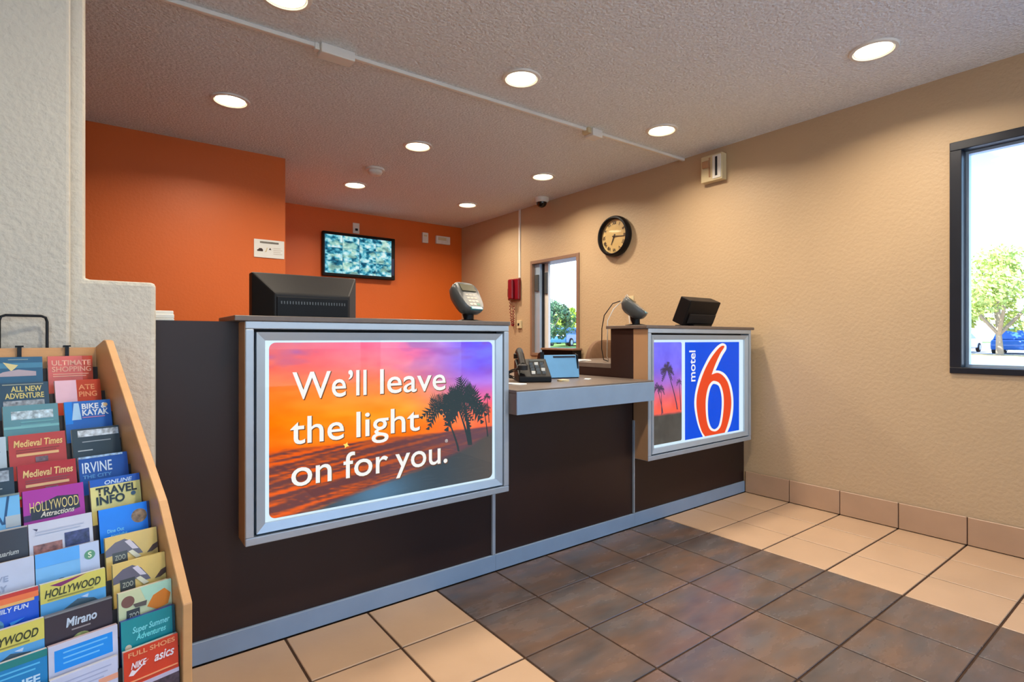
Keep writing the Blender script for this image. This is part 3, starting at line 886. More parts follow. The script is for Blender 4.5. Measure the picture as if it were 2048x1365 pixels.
pd = thing('pos_display', 'small black tilted touch display seen from behind near the tan wall', 'display', (3.09, 2.11, 1.136))
Mt = Matrix.Translation((0, 0, .018)) @ Matrix.Rotation(R(24), 4, 'X')
b = MB().box(-.165, .165, -.03, .055, .0, .172); b.xf(Mt); b.build('housing', M_BLACK, pd, bevel=.006)
b = MB().box(-.135, .150, -.040, -.030, .02, .085); b.xf(Mt); b.build('rear_cover', M_BLACK2, pd, bevel=.004)
b = MB().box(-.150, .150, .0551, .057, .015, .16); b.xf(Mt); b.build('screen', MATS['dark_screen'], pd)
MB().box(-.10, .10, -.07, .075, 0, .016).build('foot', M_BLACK, pd, bevel=.004)

cb = thing('power_cord', 'thin dark cord looping from the card terminal down behind the counter', 'cord', (2.44, 2.2, .917))
part(MB().tube([(2.44, 2.165, 1.285), (2.41, 2.20, 1.27), (2.375, 2.235, 1.2), (2.36, 2.24, 1.12), (2.40, 2.28, 1.0), (2.46, 2.32, .93), (2.52, 2.34, .919)], .003, 6), 'cable', M_WIRE, cb, smooth=True)
part(MB().tube([(2.45, 2.17, 1.28), (2.44, 2.22, 1.24), (2.42, 2.25, 1.17), (2.45, 2.28, 1.05), (2.50, 2.33, .95), (2.55, 2.36, .919)], .003, 6), 'cable', M_WHITEPL, cb, smooth=True)
ad = thing('plug_adapter', 'white power adapter plugged into the tan wall above the card terminal', 'adapter', (XW, 3.02, 1.33))
MB().box(-.008, 0, -.036, .036, -.03, .09).build('outlet_plate', M_CREAM, ad, bevel=.002, seg=1)
MB().box(-.045, -.008, -.022, .022, .0, .055).build('adapter', M_WHITEPL, ad, bevel=.005)
MB().tube([(-.04, .015, .05), (-.05, .012, .09), (-.05, -.004, .10), (-.045, -.014, .08), (-.05, -.016, .0), (-.03, -.015, -.14)], .004, 6).build('cable', M_WHITEPL, ad, smooth=True)

# desk telephone on the low worktop
ph = thing('desk_phone', 'black desk telephone with coiled cord on the low worktop', 'telephone', (1.80, 2.21, .836), R(-30))
MB().prism([(-.10, 0), (.10, 0), (.10, .105), (.07, .115), (-.10, .03)], -.085, .085, 'x').build('base', M_BLACK, ph, bevel=.006)
MB().tube([(-.062, -.075, .085), (-.062, -.055, .098), (-.062, .0, .135), (-.062, .06, .158), (-.062, .085, .150)], .019, 10).build('handset', M_BLACK, ph, smooth=True)
MB().lathe([(.027, -.012), (.027, .012), (.018, .02)], (-.062, -.075, .075), 16).build('earpiece', M_BLACK2, ph, smooth=True)
MB().lathe([(.027, -.012), (.027, .012), (.018, .02)], (-.062, .088, .128), 16).build('mouthpiece', M_BLACK2, ph, smooth=True)
for r_ in range(4):
    for c_ in range(3):
        y_ = -.075 + r_ * .028
        z_ = .03 + (y_ + .10) * .5
        MB().box(-.015 + c_ * .028, .004 + c_ * .028, y_, y_ + .017, z_, z_ + .014).build('key', M_WHITEPL if (r_ * 3 + c_) % 5 == 0 else M_GREYPL, ph)  # scattered white keys paint in highlights on the keypad
MB().box(-.01, .07, .045, .075, .10, .112).build('display', MATS['lcd'], ph)
b = []
for i in range(90):
    t = i / 89; b.append((-.085 - .05 * math.sin(math.pi * t) + .008 * math.cos(i * 1.5), -.07 + .13 * t, .055 * (1 - t) + .012 + .008 * math.sin(i * 1.5)))
MB().tube(b, .0028, 5).build('cord', M_BLACK2, ph, smooth=True)

bl = thing('document_stand', 'light blue plastic document stand with black frame on the low worktop', 'stand', (2.055, 2.25, .836), R(-16))
M_BLUEPL = mat('light_blue_plastic', rgb(96, 148, 190), .35, var=.08, vscale=9)
Mb = Matrix.Rotation(R(-14), 4, 'X')
b = MB().prism([(-.103, 0.004), (.103, 0.004), (.112, .135), (-.118, .135)], -.006, .004, 'y'); b.xf(Mb); b.build('front_plate', M_BLUEPL, bl, bevel=.002, seg=1)
b = MB().box(-.05, .09, -.0075, -.006, .118, .128); b.xf(Mb); b.build('slot', M_FRAME, bl)
b = MB().prism([(.005, .0), (.11, .0), (.04, .14), (.01, .15)], -.135, -.112, 'x'); b.build('side_bracket', M_BLACK, bl)
b = MB().prism([(.005, .0), (.11, .0), (.04, .14), (.01, .13)], .095, .103, 'x'); b.build('side_bracket', M_BLACK, bl)
MB().box(-.11, .10, .0, .11, .0, .008).build('foot', M_BLACK, bl)

def sheet(name, label, loc, w, d, rz, m, n=3, group=None, cat='paper'):
    b = MB()
    for k in range(n):
        c_, s_ = math.cos(R(k * 3)), math.sin(R(k * 3))
        b.prism([(c_ * x - s_ * y, s_ * x + c_ * y) for x, y in ((-w / 2, -d / 2), (w / 2, -d / 2), (w / 2, d / 2), (-w / 2, d / 2))], k * .0015, k * .0015 + .0014, 'z')
    o = b.build(name, m); o.location = loc; o.rotation_euler = (0, 0, rz)
    return tag(o, label, cat, group)
sheet('paper_slips', 'few white paper slips lying on the worktop beside the black telephone', (1.60, 2.10, .8362), .06, .10, R(20), M_PAPER)
sheet('note_pad', 'small cream note pad on the worktop in front of the blue stand', (1.92, 2.10, .8362), .05, .04, R(-10), M_CREAM, 6, cat='note pad')
sheet('paper_sheets', 'loose white papers on the staff desk behind the low worktop', (2.47, 2.55, .9152), .15, .10, R(12), M_PAPER, 4)
sheet('sticker_card', 'small white card on the worktop right of the blue stand', (2.12, 2.12, .8362), .05, .03, R(30), M_PAPER, 2, cat='card')
pc = thing('card_holder', 'small pale plastic card holder on the counter end by the low grey wall', 'holder', (.150, 2.09, 1.1185))
MB().box(-.026, .026, -.02, .02, 0, .008).build('base', M_WHITEPL, pc, bevel=.002, seg=1)
MB().box(-.026, .026, .006, .014, .008, .034).build('back', M_WHITEPL, pc, bevel=.002, seg=1)
MB().box(-.026, .026, -.018, -.012, .008, .022).build('lip', M_WHITEPL, pc, bevel=.002, seg=1)

# office chair behind the counter
oc = thing('office_chair', 'brown office chair with rounded back behind the counter', 'chair', (3.08, 3.15, 0), R(8))
M_CHAIR = mat('brown_upholstery', rgb(104, 74, 50), .8, var=.12, vscale=30, bump=.2, bscale=200)
rings = []
for dy, k in ((-.03, .93), (-.015, 1.0), (.015, 1.0), (.035, .92)):
    rr = []
    for i in range(36):
        a = 2 * math.pi * i / 36; ca, sa = math.cos(a), math.sin(a)
        rr.append((.235 * k * math.copysign(abs(ca) ** .7, ca), -.23 + dy, .80 + .25 * k * math.copysign(abs(sa) ** .7, sa)))
    rings.append(rr)
MB().loft(rings).build('backrest', M_CHAIR, oc, smooth=True)
rings = []
for z, k in ((.42, .92), (.44, 1.0), (.47, 1.0), (.49, .93)):
    rings.append([(.25 * k * math.copysign(abs(math.cos(2 * math.pi * i / 36)) ** .6, math.cos(2 * math.pi * i / 36)), .02 + .24 * k * math.copysign(abs(math.sin(2 * math.pi * i / 36)) ** .6, math.sin(2 * math.pi * i / 36)), z) for i in range(36)])
MB().loft(rings).build('seat', M_CHAIR, oc, smooth=True)
MB().tube([(0, -.05, .41), (0, -.22, .46), (0, -.262, .60), (0, -.255, .75)], .018, 8).build('back_bracket', M_BLACK, oc, smooth=True)
MB().lathe([(.025, .08), (.025, .42)], n=14).build('post', M_BLACK, oc, smooth=True)
for k in range(5):
    a = R(72 * k + 10)
    MB().tube([(0, 0, .10), (.15 * math.cos(a), .15 * math.sin(a), .085), (.27 * math.cos(a), .27 * math.sin(a), .06)], .02, 8, .014).build('leg', M_BLACK, oc, smooth=True)
    MB().lathe([(.027, -.02), (.027, .02)], (.27 * math.cos(a), .27 * math.sin(a), .0275), 14, 'y').build('caster', M_BLACK2, oc, smooth=True)

# ------------------------------------------------------------------ brochure rack
TH = R(14)
P0 = Vector((.1423, 1.2951, 0))
rk = thing('brochure_rack', 'birch plywood tiered brochure rack in front of the low grey wall', 'rack', tuple(P0), TH)
RM = Matrix.Translation(P0) @ Matrix.Rotation(TH, 4, 'Z')
side = [(.63, 0), (.0, 0), (.0, .511), (.062, .594), (.139, .698), (.285, .828), (.434, .967), (.530, 1.055), (.548, 1.057), (.63, 1.036)]
MB().prism(side, -.018, 0, 'x').build('side_panel', M_WOOD, rk, bevel=.0015, seg=1)
MB().prism(side, -.363, -.345, 'x').build('side_panel', M_WOOD, rk, bevel=.0015, seg=1)
MB().box(-.345, -.018, .615, .63, 0, 1.036).build('back_panel', M_WOOD, rk)
MB().box(-.345, -.018, .006, .022, 0, .225).build('front_panel', M_WOOD, rk)
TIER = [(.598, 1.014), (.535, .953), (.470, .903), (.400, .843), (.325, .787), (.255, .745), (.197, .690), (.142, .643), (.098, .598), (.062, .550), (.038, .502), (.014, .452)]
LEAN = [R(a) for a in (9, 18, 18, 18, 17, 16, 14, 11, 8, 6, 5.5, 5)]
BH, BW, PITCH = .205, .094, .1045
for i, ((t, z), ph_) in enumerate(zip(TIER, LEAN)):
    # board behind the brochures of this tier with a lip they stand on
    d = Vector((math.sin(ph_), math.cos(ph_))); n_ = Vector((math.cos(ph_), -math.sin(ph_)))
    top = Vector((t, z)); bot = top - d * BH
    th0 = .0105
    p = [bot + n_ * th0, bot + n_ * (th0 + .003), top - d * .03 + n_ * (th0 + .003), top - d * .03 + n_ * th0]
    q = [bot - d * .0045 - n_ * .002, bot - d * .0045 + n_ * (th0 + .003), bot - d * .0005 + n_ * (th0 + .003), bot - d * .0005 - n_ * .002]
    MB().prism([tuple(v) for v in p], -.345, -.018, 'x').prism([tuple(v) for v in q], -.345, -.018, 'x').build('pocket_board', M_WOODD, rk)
w_ = [(-.212, .600, .985), (-.212, .622, 1.05), (-.212, .625, 1.112), (-.206, .625, 1.120), (-.125, .625, 1.120), (-.119, .625, 1.112), (-.119, .622, 1.05), (-.119, .600, .985)]
wl = thing('wire_holder', 'black wire sign holder standing at the back of the brochure rack', 'holder', tuple(P0), TH)
MB().tube([(-.212, .636, .96), (-.212, .636, 1.105), (-.209, .636, 1.116), (-.200, .636, 1.120), (-.131, .636, 1.120), (-.122, .636, 1.116), (-.119, .636, 1.105), (-.119, .636, .96)], .0035, 8).build('wire_loop', M_WIRE, wl, smooth=True)
for k, x in enumerate((-.178, -.083)):
    c_ = thing('wire_clip', ('black wire clip on the rack back board inside the wire loop', 'black wire clip on the rack back board beside the plywood side')[k], 'clip', tuple(RM @ Vector((x, .62, 1.0365))), TH, 'wire clips on the rack')
    MB().box(-.004, .004, -.009, .014, 0, .004).build('hook', M_WIRE, c_)
    MB().box(-.004, .004, -.013, -.009, -.035, .004).build('prong', M_WIRE, c_)
    MB().box(-.008, .008, -.013, -.009, .002, .006).build('cross_bar', M_WIRE, c_)

def cmat(c, pic=False):
    nm = ('print_%d_%d_%d' % c) + ('_photo' if pic else '')
    if pic: return mat(nm, rgb(*c), .4, var=.75, vscale=110, coat=.1)
    return mat(nm, rgb(*c), .38, var=.05, vscale=30, coat=.15)

def brochure(tier, col, label, base, items=(), dx=0.0, yaw=0.0, dz=0.0, n=.009, spine=None, w=BW, lean=0):
    t, z = TIER[tier]; ph_ = LEAN[tier] + R(lean)
    d = Vector((0, math.sin(ph_), math.cos(ph_)))
    off = -.072 - PITCH * col + dx
    top = Vector((off, t, z + dz))
    rot = Matrix.Rotation(TH, 4, 'Z') @ Matrix.Rotation(R(yaw), 4, 'Z') @ Matrix.Rotation(-ph_, 4, 'X')
    H = BH + dz
    loc = RM @ (top - d * H)
    o = MB().box(-w / 2, w / 2, .0012, n, 0, H).build('brochure', cmat(spine or (206, 200, 190)))
    o.location = loc; o.rotation_euler = rot.to_euler()
    tag(o, label, 'brochure', 'brochures in the rack')
    MB().box(-w / 2, w / 2, 0, .0012, 0, H).build('cover', cmat(base), o)
    k = 0
    for it in items:
        k += 1; yy = -.00025 * k
        if it[0] in ('rect', 'photo'):
            _, x0, x1, a0, a1, c = it
            MB().box(-w / 2 + x0 * w, -w / 2 + x1 * w, yy, 0, H - a1 * w, H - a0 * w).build('printed_panel' if it[0] == 'rect' else 'photo', cmat(c, it[0] == 'photo'), o)
        elif it[0] == 'poly':
            _, pts, c = it
            MB().prism([(-w / 2 + x * w, H - a * w) for x, a in pts], yy, 0, 'y').build('printed_shape', cmat(c), o)
        elif it[0] == 'disc':
            _, cx, cz, r_, c, ph2 = it
            MB().prism([(-w / 2 + cx * w + r_ * w * math.cos(R(18 * i)), H - cz * w + r_ * w * math.sin(R(18 * i))) for i in range(20)], yy, 0, 'y').build('photo' if ph2 else 'emblem', cmat(c, ph2), o)
        elif it[0] == 'text':
            _, s, x, a, size, wd, c = it[:7]
            sh = it[7] if len(it) > 7 else 0
            bo = it[8] if len(it) > 8 else .02
            me = text_mesh('lettering', s, cmat(c), size * w, bold=bo * size * w, width=wd * w, shear=sh)
            link('lettering', me, o, (-w / 2 + x * w, yy - .0004, H - a * w))
        elif it[0] == 'lines':
            _, x0, x1, a0, da, cnt, c = it
            b = MB()
            for q in range(cnt):
                b.box(-w / 2 + x0 * w, -w / 2 + (x1 - .06 * (q % 3)) * w, yy, 0, H - (a0 + q * da + .025) * w, H - (a0 + q * da) * w)
            b.build('small_print', cmat(c), o)
    return o

GOLD = (226, 190, 120)
# right column
brochure(0, 0, 'salmon shopping brochure standing in the topmost tier beside the plywood side', (222, 104, 90), [
    ('rect', .76, 1, 0, .9, (200, 66, 20)), ('text', 'ULTIMATE', .08, .26, .2, .88, (240, 178, 150)), ('text', 'SHOPPING', .08, .44, .2, .88, (240, 170, 140)), ('lines', .1, .9, .5, .06, 2, (240, 170, 140))], dx=-.006)
brochure(1, 0, 'red shopping brochure with a pale pink square, second tier', (196, 58, 16), [
    ('rect', 0, .46, -.0, .62, (232, 190, 206)), ('text', 'ATE', .50, .28, .2, .36, (236, 150, 100)), ('text', 'PING', .50, .48, .2, .40, (236, 150, 100))], dx=-.004)
brochure(2, 0, 'bright blue brochure with white cycling and paddling title', (30, 104, 190), [
    ('rect', .0, .16, 0, .6, (20, 130, 226)), ('poly', [(.2, .05), (.3, .05), (.34, .5), (.14, .5)], (166, 206, 236)), ('text', 'BIKE &', .36, .22, .2, .55, (226, 236, 244), 0, .03), ('text', 'KAYAK', .36, .40, .22, .58, (226, 236, 244), 0, .03), ('lines', .36, .85, .44, .06, 1, (190, 130, 170)), ('disc', .88, .14, .05, (222, 190, 140), False)], dx=.002)
brochure(3, 0, 'dark slate brochure with sparkling white script, right column', (48, 66, 76), [
    ('photo', .12, .98, .05, .22, (190, 200, 208)), ('lines', .2, .8, .34, .05, 1, (150, 160, 166)), ('lines', .1, .4, .56, .05, 1, (196, 206, 210))], dx=.002)
brochure(4, 0, 'royal blue brochure with the white word IRVINE', (18, 76, 160), [
    ('text', 'IRVINE', .06, .40, .36, .60, (214, 228, 240), 0, .01), ('text', 'THE CITY', .06, .54, .12, .58, (90, 150, 210)), ('photo', 0, .9, 0, .05, (150, 180, 210))], dx=-.001)
brochure(5, 0, 'yellow and blue travel info brochure', (226, 214, 130), [
    ('rect', 0, 1, 0, .17, (24, 84, 180)), ('text', 'ONLINE', .28, .15, .13, .56, (200, 220, 240), .2), ('text', 'TRAVEL', .10, .39, .26, .82, (30, 34, 30), 0, .03), ('text', 'INFO', .10, .60, .26, .56, (30, 34, 30), 0, .03), ('disc', .84, .46, .05, (60, 90, 120), False)], dx=.004, n=.010, spine=(178, 168, 150))
brochure(6, 0, 'azure brochure with a round food picture', (6, 128, 240), [
    ('disc', .78, .30, .16, (140, 112, 84), True), ('text', 'Dine Out', .14, .55, .11, .32, (120, 210, 250)), ('text', 'tonight', .2, .66, .11, .32, (120, 210, 250)), ('rect', .95, 1, 0, .8, (24, 44, 90))], dx=.006, n=.010, spine=(20, 40, 80))
DINO = [('poly', [(0, .28), (.18, .14), (.36, .1), (.52, .2), (.66, .42), (.7, .5), (.55, .5), (.42, .42), (.2, .4), (.0, .42)], (104, 98, 112)), ('poly', [(.36, .16), (.46, .14), (.62, .38), (.5, .36)], (214, 204, 214)),
        ('rect', .12, .40, .36, .60, (62, 66, 66)), ('text', 'ZOO', .16, .53, .15, .2, (170, 170, 150)), ('poly', [(.42, .40), (.5, .38), (.66, .56), (.56, .58)], (226, 220, 190)), ('poly', [(.78, .52), (.9, .38), (1, .34), (1, .46), (.88, .52)], (70, 44, 34))]
brochure(7, 0, 'yellow dinosaur brochure below the azure brochure', (224, 190, 106), DINO, dx=.004, spine=(222, 204, 130))
brochure(8, 0, 'yellow dinosaur brochure above the pale green fox brochure', (224, 190, 106), DINO, dx=.006, spine=(222, 204, 130))
brochure(9, 0, 'pale green brochure with brown and orange animals', (206, 210, 164), [
    ('poly', [(.4, .0), (1, .0), (1, .34), (.7, .38), (.5, .3)], (176, 218, 190)), ('disc', .17, .22, .12, (124, 84, 74), False), ('poly', [(.52, .44), (.64, .24), (.86, .16), (.98, .3), (.92, .52), (.7, .56)], (226, 130, 40)), ('poly', [(.26, .3), (.52, .3), (.5, .4), (.3, .38)], (96, 88, 82)), ('rect', .14, .38, .40, .64, (58, 62, 66)), ('text', 'ZOO', .18, .57, .14, .18, (190, 190, 170))], dx=.006)
brochure(10, 0, 'teal brochure with pale script above the red shoe brochure', (20, 140, 146), [
    ('text', 'Super Summer', .2, .30, .17, .70, (130, 226, 230), .25), ('text', 'Adventures', .26, .46, .17, .56, (120, 226, 226), .25), ('disc', .12, .56, .06, (226, 200, 170), False), ('rect', 0, 1, .60, .74, (140, 100, 116)), ('rect', .95, 1, 0, .6, (10, 70, 84))], dx=.004, n=.010, spine=(10, 56, 150))
brochure(11, 0, 'red sports shoe brochure with white logos in the lowest tier', (214, 60, 28), [
    ('text', 'FULL SHOES', .08, .14, .13, .86, (240, 160, 110)), ('poly', [(.08, .50), (.16, .52), (.44, .30), (.2, .44), (.14, .40)], (240, 226, 226)), ('text', 'NIKE', .12, .38, .17, .28, (240, 226, 226), .3, .03), ('text', 'asics', .54, .40, .26, .38, (240, 226, 226), .3), ('lines', .04, .98, .62, .05, 1, (240, 160, 110)), ('rect', .0, 1, .72, .80, (190, 180, 200)), ('photo', .3, 1, .80, 1.2, (70, 56, 66))], dx=.002)
# middle column
brochure(0, 1, 'blue ocean park brochure in the topmost tier with yellow swirl', (42, 92, 124), [
    ('rect', 0, 1, .16, .30, (70, 130, 160)), ('poly', [(.2, .14), (.4, .2), (.5, .22), (.44, .3), (.36, .38), (.3, .3)], (224, 206, 140)), ('poly', [(0, .52), (.2, .40), (.5, .34), (.86, .40), (.86, .52)], (182, 164, 170)), ('lines', .3, .7, .06, .06, 1, (130, 150, 150))], dx=-.006)
brochure(1, 1, 'dark blue brochure with the yellow title All New Adventure', (36, 72, 96), [
    ('text', 'ALL NEW', .26, .24, .2, .6, (210, 198, 122), 0, .02), ('text', 'ADVENTURE', .14, .42, .2, .76, (210, 198, 122), 0, .02), ('lines', .1, .9, .04, .06, 1, (140, 150, 140)), ('photo', .1, .9, .48, .62, (150, 160, 170))], dx=-.006)
brochure(2, 1, 'pale teal misty brochure, middle column', (92, 142, 154), [('photo', .14, .9, .14, .34, (176, 196, 206)), ('rect', 0, 1, .5, .56, (120, 180, 184)), ('lines', .3, .9, .40, .08, 2, (110, 170, 176))], dx=-.002, w=.099)
MED = [('text', 'Medieval Times', .08, .28, .22, .86, GOLD, .15, .02), ('lines', .12, .88, .34, .05, 2, (140, 60, 50)), ('rect', .12, .86, .44, .50, (226, 178, 122)), ('photo', .44, .66, .54, .66, (120, 100, 110))]
brochure(3, 1, 'faded red brochure with gold gothic title below the misty teal one', (182, 66, 62), MED, dx=-.002, w=.099)
brochure(4, 1, 'deep red brochure with gold gothic title above the magenta one', (172, 34, 32), MED + [('rect', 0, .7, .66, .72, (120, 190, 60))], dx=.002, w=.099, n=.010, spine=(120, 30, 40))
brochure(5, 1, 'magenta brochure with gold HOLLYWOOD title', (168, 36, 150), [
    ('poly', [(.1, .62), (.12, .36), (.55, .2), (.9, .24), (.92, .52), (.5, .62)], (40, 32, 36)), ('text', 'HOLLYWOOD', .10, .46, .30, .80, (232, 206, 122), 0, -.005), ('text', 'Attractions', .26, .58, .15, .56, (220, 210, 190), .3), ('rect', 0, .12, .5, .62, (60, 24, 76))], dx=.0, w=.100, n=.010, spine=(140, 20, 110))
brochure(6, 1, 'white leaflet with two small photographs', (204, 204, 216), [
    ('poly', [(.06, .10), (.14, .12), (.12, .16)], (60, 50, 80)), ('photo', .06, .50, .42, .74, (150, 100, 90)), ('photo', .54, .94, .30, .58, (62, 66, 110)), ('lines', .1, .86, .16, .05, 2, (188, 188, 202))], dx=.001, w=.102)
brochure(7, 1, 'sky blue brochure with a green crest', (120, 184, 232), [
    ('rect', .68, 1, 0, .7, (188, 200, 226)), ('rect', 0, .68, 0, .26, (84, 168, 240)), ('disc', .84, .24, .09, (90, 150, 110), False), ('text', 'S', .81, .29, .15, .06, (226, 236, 200)), ('disc', .38, .64, .1, (66, 84, 90), False), ('rect', 0, 1, .68, .76, (80, 120, 110))], dx=.001, w=.100, n=.010, spine=(150, 140, 150))
HOLLY = [('rect', 0, 1, 0, .36, (220, 206, 94)), ('poly', [(.14, .06), (.5, .02), (.7, 0), (.3, .12)], (130, 34, 100)), ('text', 'HOLLYWOOD', .06, .27, .20, .86, (52, 56, 24), .25, .02), ('lines', .1, .8, .30, .05, 1, (150, 140, 60)), ('poly', [(.34, .56), (.55, .44), (.8, .50), (.9, .6), (.3, .62)], (72, 96, 110)), ('poly', [(.6, .42), (.72, .4), (.7, .46)], (196, 214, 236)), ('rect', 0, 1, .62, .74, (120, 160, 140))]
brochure(8, 1, 'yellow and blue HOLLYWOOD tour brochure above the black restaurant brochure', (90, 166, 220), HOLLY, dx=.001, w=.100, n=.010)
brochure(9, 1, 'black restaurant brochure with white title and green emblem', (58, 46, 54), [
    ('text', 'Mirano', .30, .30, .22, .46, (196, 208, 220), .15, .03), ('lines', .38, .66, .36, .05, 1, (150, 140, 140)), ('disc', .52, .62, .16, (150, 156, 96), True), ('rect', 0, 1, 0, .03, (130, 130, 130))], dx=.002, w=.102, n=.010, spine=(90, 88, 90))
brochure(10, 1, 'white leaflet with a blue text box in the middle column', (206, 206, 224), [
    ('rect', .08, .92, .10, .46, (14, 146, 236)), ('lines', .2, .84, .16, .09, 3, (110, 196, 248)), ('lines', .12, .9, .56, .07, 5, (176, 176, 200))], dx=.004, w=.104, n=.010, spine=(190, 170, 178))
brochure(11, 1, 'white leaflet with lilac print in the lowest tier', (200, 204, 226), [('lines', .1, .9, .1, .08, 6, (170, 176, 204)), ('rect', .7, 1, .3, .4, (230, 160, 130))], dx=.0, w=.100)
# left column
brochure(3, 2, 'pale blue leaflet at the edge of the left column', (176, 196, 208), [('lines', .1, .9, .1, .08, 4, (140, 160, 176))], dx=.002)
brochure(4, 2, 'dark slate brochure with silver photo, left column', (42, 58, 68), [('photo', .4, .92, .06, .3, (150, 160, 170)), ('lines', .5, .8, .44, .05, 1, (160, 166, 170))], dx=.004)
brochure(5, 2, 'light blue brochure with dark letter strokes', (112, 180, 226), [
    ('poly', [(.5, .06), (.54, .06), (.74, .62), (.70, .62)], (34, 76, 118)), ('poly', [(.80, .04), (.84, .04), (.76, .62), (.72, .62)], (34, 76, 118)), ('rect', .76, 1, .46, .7, (176, 186, 190)), ('rect', 0, 1, 0, .04, (120, 130, 120))], dx=.003)
brochure(6, 2, 'black brochure with a white moon shape', (50, 46, 50), [('disc', .42, .34, .13, (206, 214, 218), False), ('text', 'Aquarium', .46, .50, .13, .4, (190, 190, 184), .3), ('rect', 0, 1, 0, .03, (170, 160, 150))], dx=.003, w=.1)
brochure(7, 2, 'white leaflet with faint grey lettering and green foot', (194, 200, 220), [('text', 'LIVE', .36, .34, .14, .28, (150, 160, 186)), ('text', 'PLAY', .30, .50, .14, .32, (156, 164, 190)), ('poly', [(.0, .74), (.5, .64), (.8, .6), (1, .66), (1, .8), (0, .8)], (150, 180, 146)), ('rect', .5, .56, .64, .74, (70, 80, 70))], dx=.003, w=.102)
brochure(8, 2, 'blue brochure with red and orange bands across the top', (16, 84, 206), [
    ('rect', 0, 1, 0, .07, (200, 52, 36)), ('rect', 0, 1, .07, .17, (240, 118, 60)), ('rect', 0, .94, .17, .22, (236, 180, 100)), ('text', 'FAMILY FUN', .3, .32, .11, .56, (220, 230, 240), .1, .02), ('disc', .40, .52, .13, (96, 156, 190), True), ('poly', [(.6, .5), (.8, .48), (.62, .56)], (60, 150, 230))], dx=.002, w=.102)
brochure(9, 2, 'yellow and blue HOLLYWOOD tour brochure in the left column', (90, 166, 220), HOLLY[:1] + HOLLY[2:], dx=.004, w=.102)
brochure(10, 2, 'teal and blue leaflet with white letters in the left column', (14, 130, 190), [('rect', 0, 1, 0, .12, (24, 130, 126)), ('lines', .3, .9, .18, .08, 2, (90, 190, 230)), ('text', 'LIFE', .56, .52, .2, .34, (200, 230, 245), 0, .03)], dx=.004, w=.102)
brochure(11, 2, 'blue leaflet in the lowest tier of the left column', (30, 110, 180), [('lines', .1, .9, .1, .08, 4, (120, 190, 230))], dx=.0)

# ------------------------------------------------------------------ outdoors
def gz(y): return -.12 + .019 * max(0.0, y)
M_ASPH = mat('asphalt', rgb(176, 176, 176), .9, var=.12, vscale=.6)
M_GRASS = mat('lawn', rgb(112, 150, 62), .95, var=.3, vscale=.8)
M_CONC = mat('pavement', rgb(208, 202, 190), .9, var=.08, vscale=1.2)
def ground(name, x0, x1, ys, m, dz):
    b = MB()
    for y0, y1 in zip(ys[:-1], ys[1:]):
        k = len(b.v)
        b.v += [(x0, y0, gz(y0) + dz), (x1, y0, gz(y0) + dz), (x1, y1, gz(y1) + dz), (x0, y1, gz(y1) + dz)]
        b.v += [(x0, y0, gz(y0) + dz - .3), (x1, y0, gz(y0) + dz - .3), (x1, y1, gz(y1) + dz - .3), (x0, y1, gz(y1) + dz - .3)]
        b.f += [[k + i for i in q] for q in ((0, 1, 2, 3), (4, 7, 6, 5), (0, 4, 5, 1), (1, 5, 6, 2), (2, 6, 7, 3), (3, 7, 4, 0))]
    return tag(b.build(name, m), kind='structure')
ground('ground_parking', 3.72, 140, [-60, 0, 60, 140], M_ASPH, 0)
ground('ground_forecourt', -60, 3.72, [-60, -1.75], M_CONC, 0)
ground('ground_lawn', 12, 140, [24.5, 60, 140], M_GRASS, .05)
ground('ground_planting_strip', 39.5, 44, [-30, 0, 22], mat('dry_soil', rgb(206, 176, 128), .95, var=.2, vscale=.7), .06)

def leaf_cloud(rn, blobs, n, size):
    b = MB()
    for _ in range(n):
        cx, cy, cz, r_ = rn.choice(blobs)
        while True:
            p = Vector((rn.uniform(-1, 1), rn.uniform(-1, 1), rn.uniform(-1, 1)))
            if p.length < 1: break
        p = p.normalized() * (p.length ** .45)
        c = Vector((cx, cy, cz)) + Vector((p.x * r_, p.y * r_, p.z * r_ * .85))
        a = Vector((rn.gauss(0, 1), rn.gauss(0, 1), rn.gauss(0, 1))).normalized()
        s = a.orthogonal().normalized(); u = a.cross(s)
        q = size * rn.uniform(.6, 1.3)
        b.poly([c - s * q, c + u * q * .55, c + s * q, c - u * q * .55])
    return b

def tree(label, x, y, h, r_, trunk_h, colr, seed, n=3500, size=.20):
    rn = random.Random(seed)
    z = gz(y)
    t = thing('tree', label, 'tree', (x, y, z), group='trees outside the windows')
    blobs = []
    for k in range(46):
        a = rn.uniform(0, 2 * math.pi); d = r_ * rn.uniform(0, 1) ** .6 * .85
        hh = trunk_h + (h - trunk_h) * rn.uniform(.04, .95) * (1 - .35 * (d / r_) ** 2)
        blobs.append((d * math.cos(a), d * math.sin(a), hh, r_ * rn.uniform(.14, .27)))
    b = leaf_cloud(rn, blobs, n, size)
    fo = b.build('foliage', mat('foliage_%d_%d_%d' % colr, rgb(*colr), .7, var=.35, vscale=1.6), t)
    fo['kind'] = 'stuff'
    tb_ = MB().tube([(0, 0, -.05), (.05, .03, trunk_h * .5), (0, .05, trunk_h), (.1, .1, trunk_h + (h - trunk_h) * .5)], .20, 9, .08)
    tb_.build('trunk', mat('bark', rgb(176, 158, 140), .9, var=.2, vscale=3), t, smooth=True)
    for k in range(4):
        a = R(90 * k + 20)
        MB().tube([(0, .03, trunk_h * .85), (r_ * .3 * math.cos(a), r_ * .3 * math.sin(a), trunk_h + (h - trunk_h) * .3), (r_ * .55 * math.cos(a), r_ * .55 * math.sin(a), trunk_h + (h - trunk_h) * .55)], .11, 7, .05).build('branch', MATS['bark'], t, smooth=True)
    return t
tree('broad light green tree with pale trunk beyond the parked cars', 41.5, 7.9, 6.6, 4.4, 1.5, (196, 210, 120), 1, n=9500, size=.15)
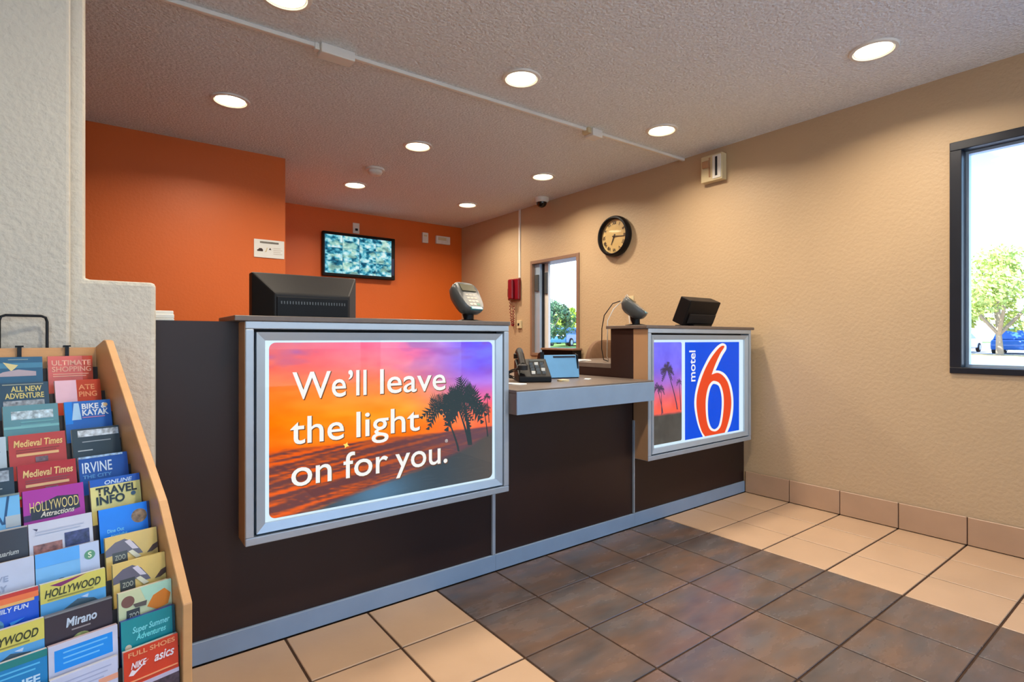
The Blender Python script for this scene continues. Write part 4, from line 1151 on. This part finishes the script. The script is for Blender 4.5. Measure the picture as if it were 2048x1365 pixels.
tree('bright green tree beside the trunk by the teal car', 45.0, -2.0, 6.0, 4.0, 1.6, (156, 190, 92), 2, n=3000, size=.20)
tree('pale green tree further along the planting strip', 49, 18.5, 6.4, 4.2, 1.7, (176, 200, 110), 3, n=3000, size=.20)
tree('dark green tree standing on the lawn seen through the small window', 24.0, 28.0, 3.2, 1.9, .7, (98, 136, 96), 4, n=5000, size=.11)
tree('yellow green tree on the lawn seen through the small window', 35.2, 37.4, 3.4, 1.8, .7, (168, 192, 70), 5, n=3000, size=.15)
tree('grey green tree at the far side of the lawn', 36, 43, 3.6, 2.0, .9, (120, 146, 104), 6, n=2000, size=.16)

def car(label, x, y, rz, colr, scale=1.0, tall=False):
    c = thing('car', label, 'car', (x, y, gz(y) + .0), rz, 'parked cars outside')
    H = 1.72 if tall else 1.45
    body = [(-2.2, .28), (2.2, .28), (2.28, .55), (2.2, .82), (1.2, .95), (-1.9, 1.0), (-2.22, .9), (-2.28, .55)]
    roof = [(1.25, .94), (.45, H - .05), (.2, H), (-1.35, H), (-1.65, H - .08), (-2.05, .98)]
    b = MB().prism(body, -.88, .88, 'y'); b.build('body', mat('car_paint_%d_%d_%d' % colr, rgb(*colr), .25, var=.03, vscale=2, coat=.6), c, bevel=.08)
    rings = [[(p, s * (.80 if q < 1.1 else .64), q) for p, q in roof] for s in (-1, 1)]
    MB().loft(rings).build('cabin', MATS['car_paint_%d_%d_%d' % colr], c, bevel=.05)
    gl = mat('car_glass', rgb(70, 90, 104), .08)
    for s in (-1, 1):
        pts = [(.95, 1.02), (.35, H - .14), (-.35, H - .12), (-.35, 1.02)]
        pts2 = [(-.45, 1.02), (-.45, H - .12), (-1.35, H - .13), (-1.75, 1.04)]
        for pp in (pts, pts2):
            ring_a = [(p, s * (.805 - .16 * (q - .94) / (H - .94)), q) for p, q in pp]
            ring_b = [(p, s * (.83 - .16 * (q - .94) / (H - .94)), q) for p, q in pp]
            MB().loft([ring_a, ring_b]).build('side_window', gl, c)
    MB().loft([[(1.27, -.7, .98), (1.27, .7, .98), (.5, .58, H - .06), (.5, -.58, H - .06)], [(1.31, -.7, 1.0), (1.31, .7, 1.0), (.54, .58, H - .04), (.54, -.58, H - .04)]]).build('windscreen', gl, c)
    for wx in (-1.4, 1.4):
        for s in (-1, 1):
            wl_ = MB().lathe([(.2, -.1), (.31, -.1), (.33, -.07), (.33, .07), (.31, .1), (.2, .1)], (wx, s * .83, .33), 20, 'y').build('wheel', mat('tyre', rgb(34, 34, 36), .8), c, smooth=True)
            MB().lathe([(.19, -.105), (.19, .105)], (wx, s * .83, .33), 14, 'y').build('hub_cap', M_SILVER, wl_, smooth=True)
    for s in (-1, 1):
        MB().box(2.16, 2.26, s * .6 - .16, s * .6 + .16, .62, .78).build('headlamp', M_WHITEPL, c)
    return c
car('blue car parked behind the pale tree trunk', 49.5, 8.6, R(0), (44, 104, 190), tall=True)
car('teal car parked right of the pale tree trunk', 49.5, 5.4, R(180), (70, 130, 150))
car('white car parked left of the blue car', 49.5, 11.7, R(0), (220, 222, 222))
car('blue car parked by the lawn seen through the small window', 28.7, 30.7, R(20), (60, 120, 190))
car('silver car parked in front of the dark green tree', 30.6, 36.4, R(0), (214, 216, 220))
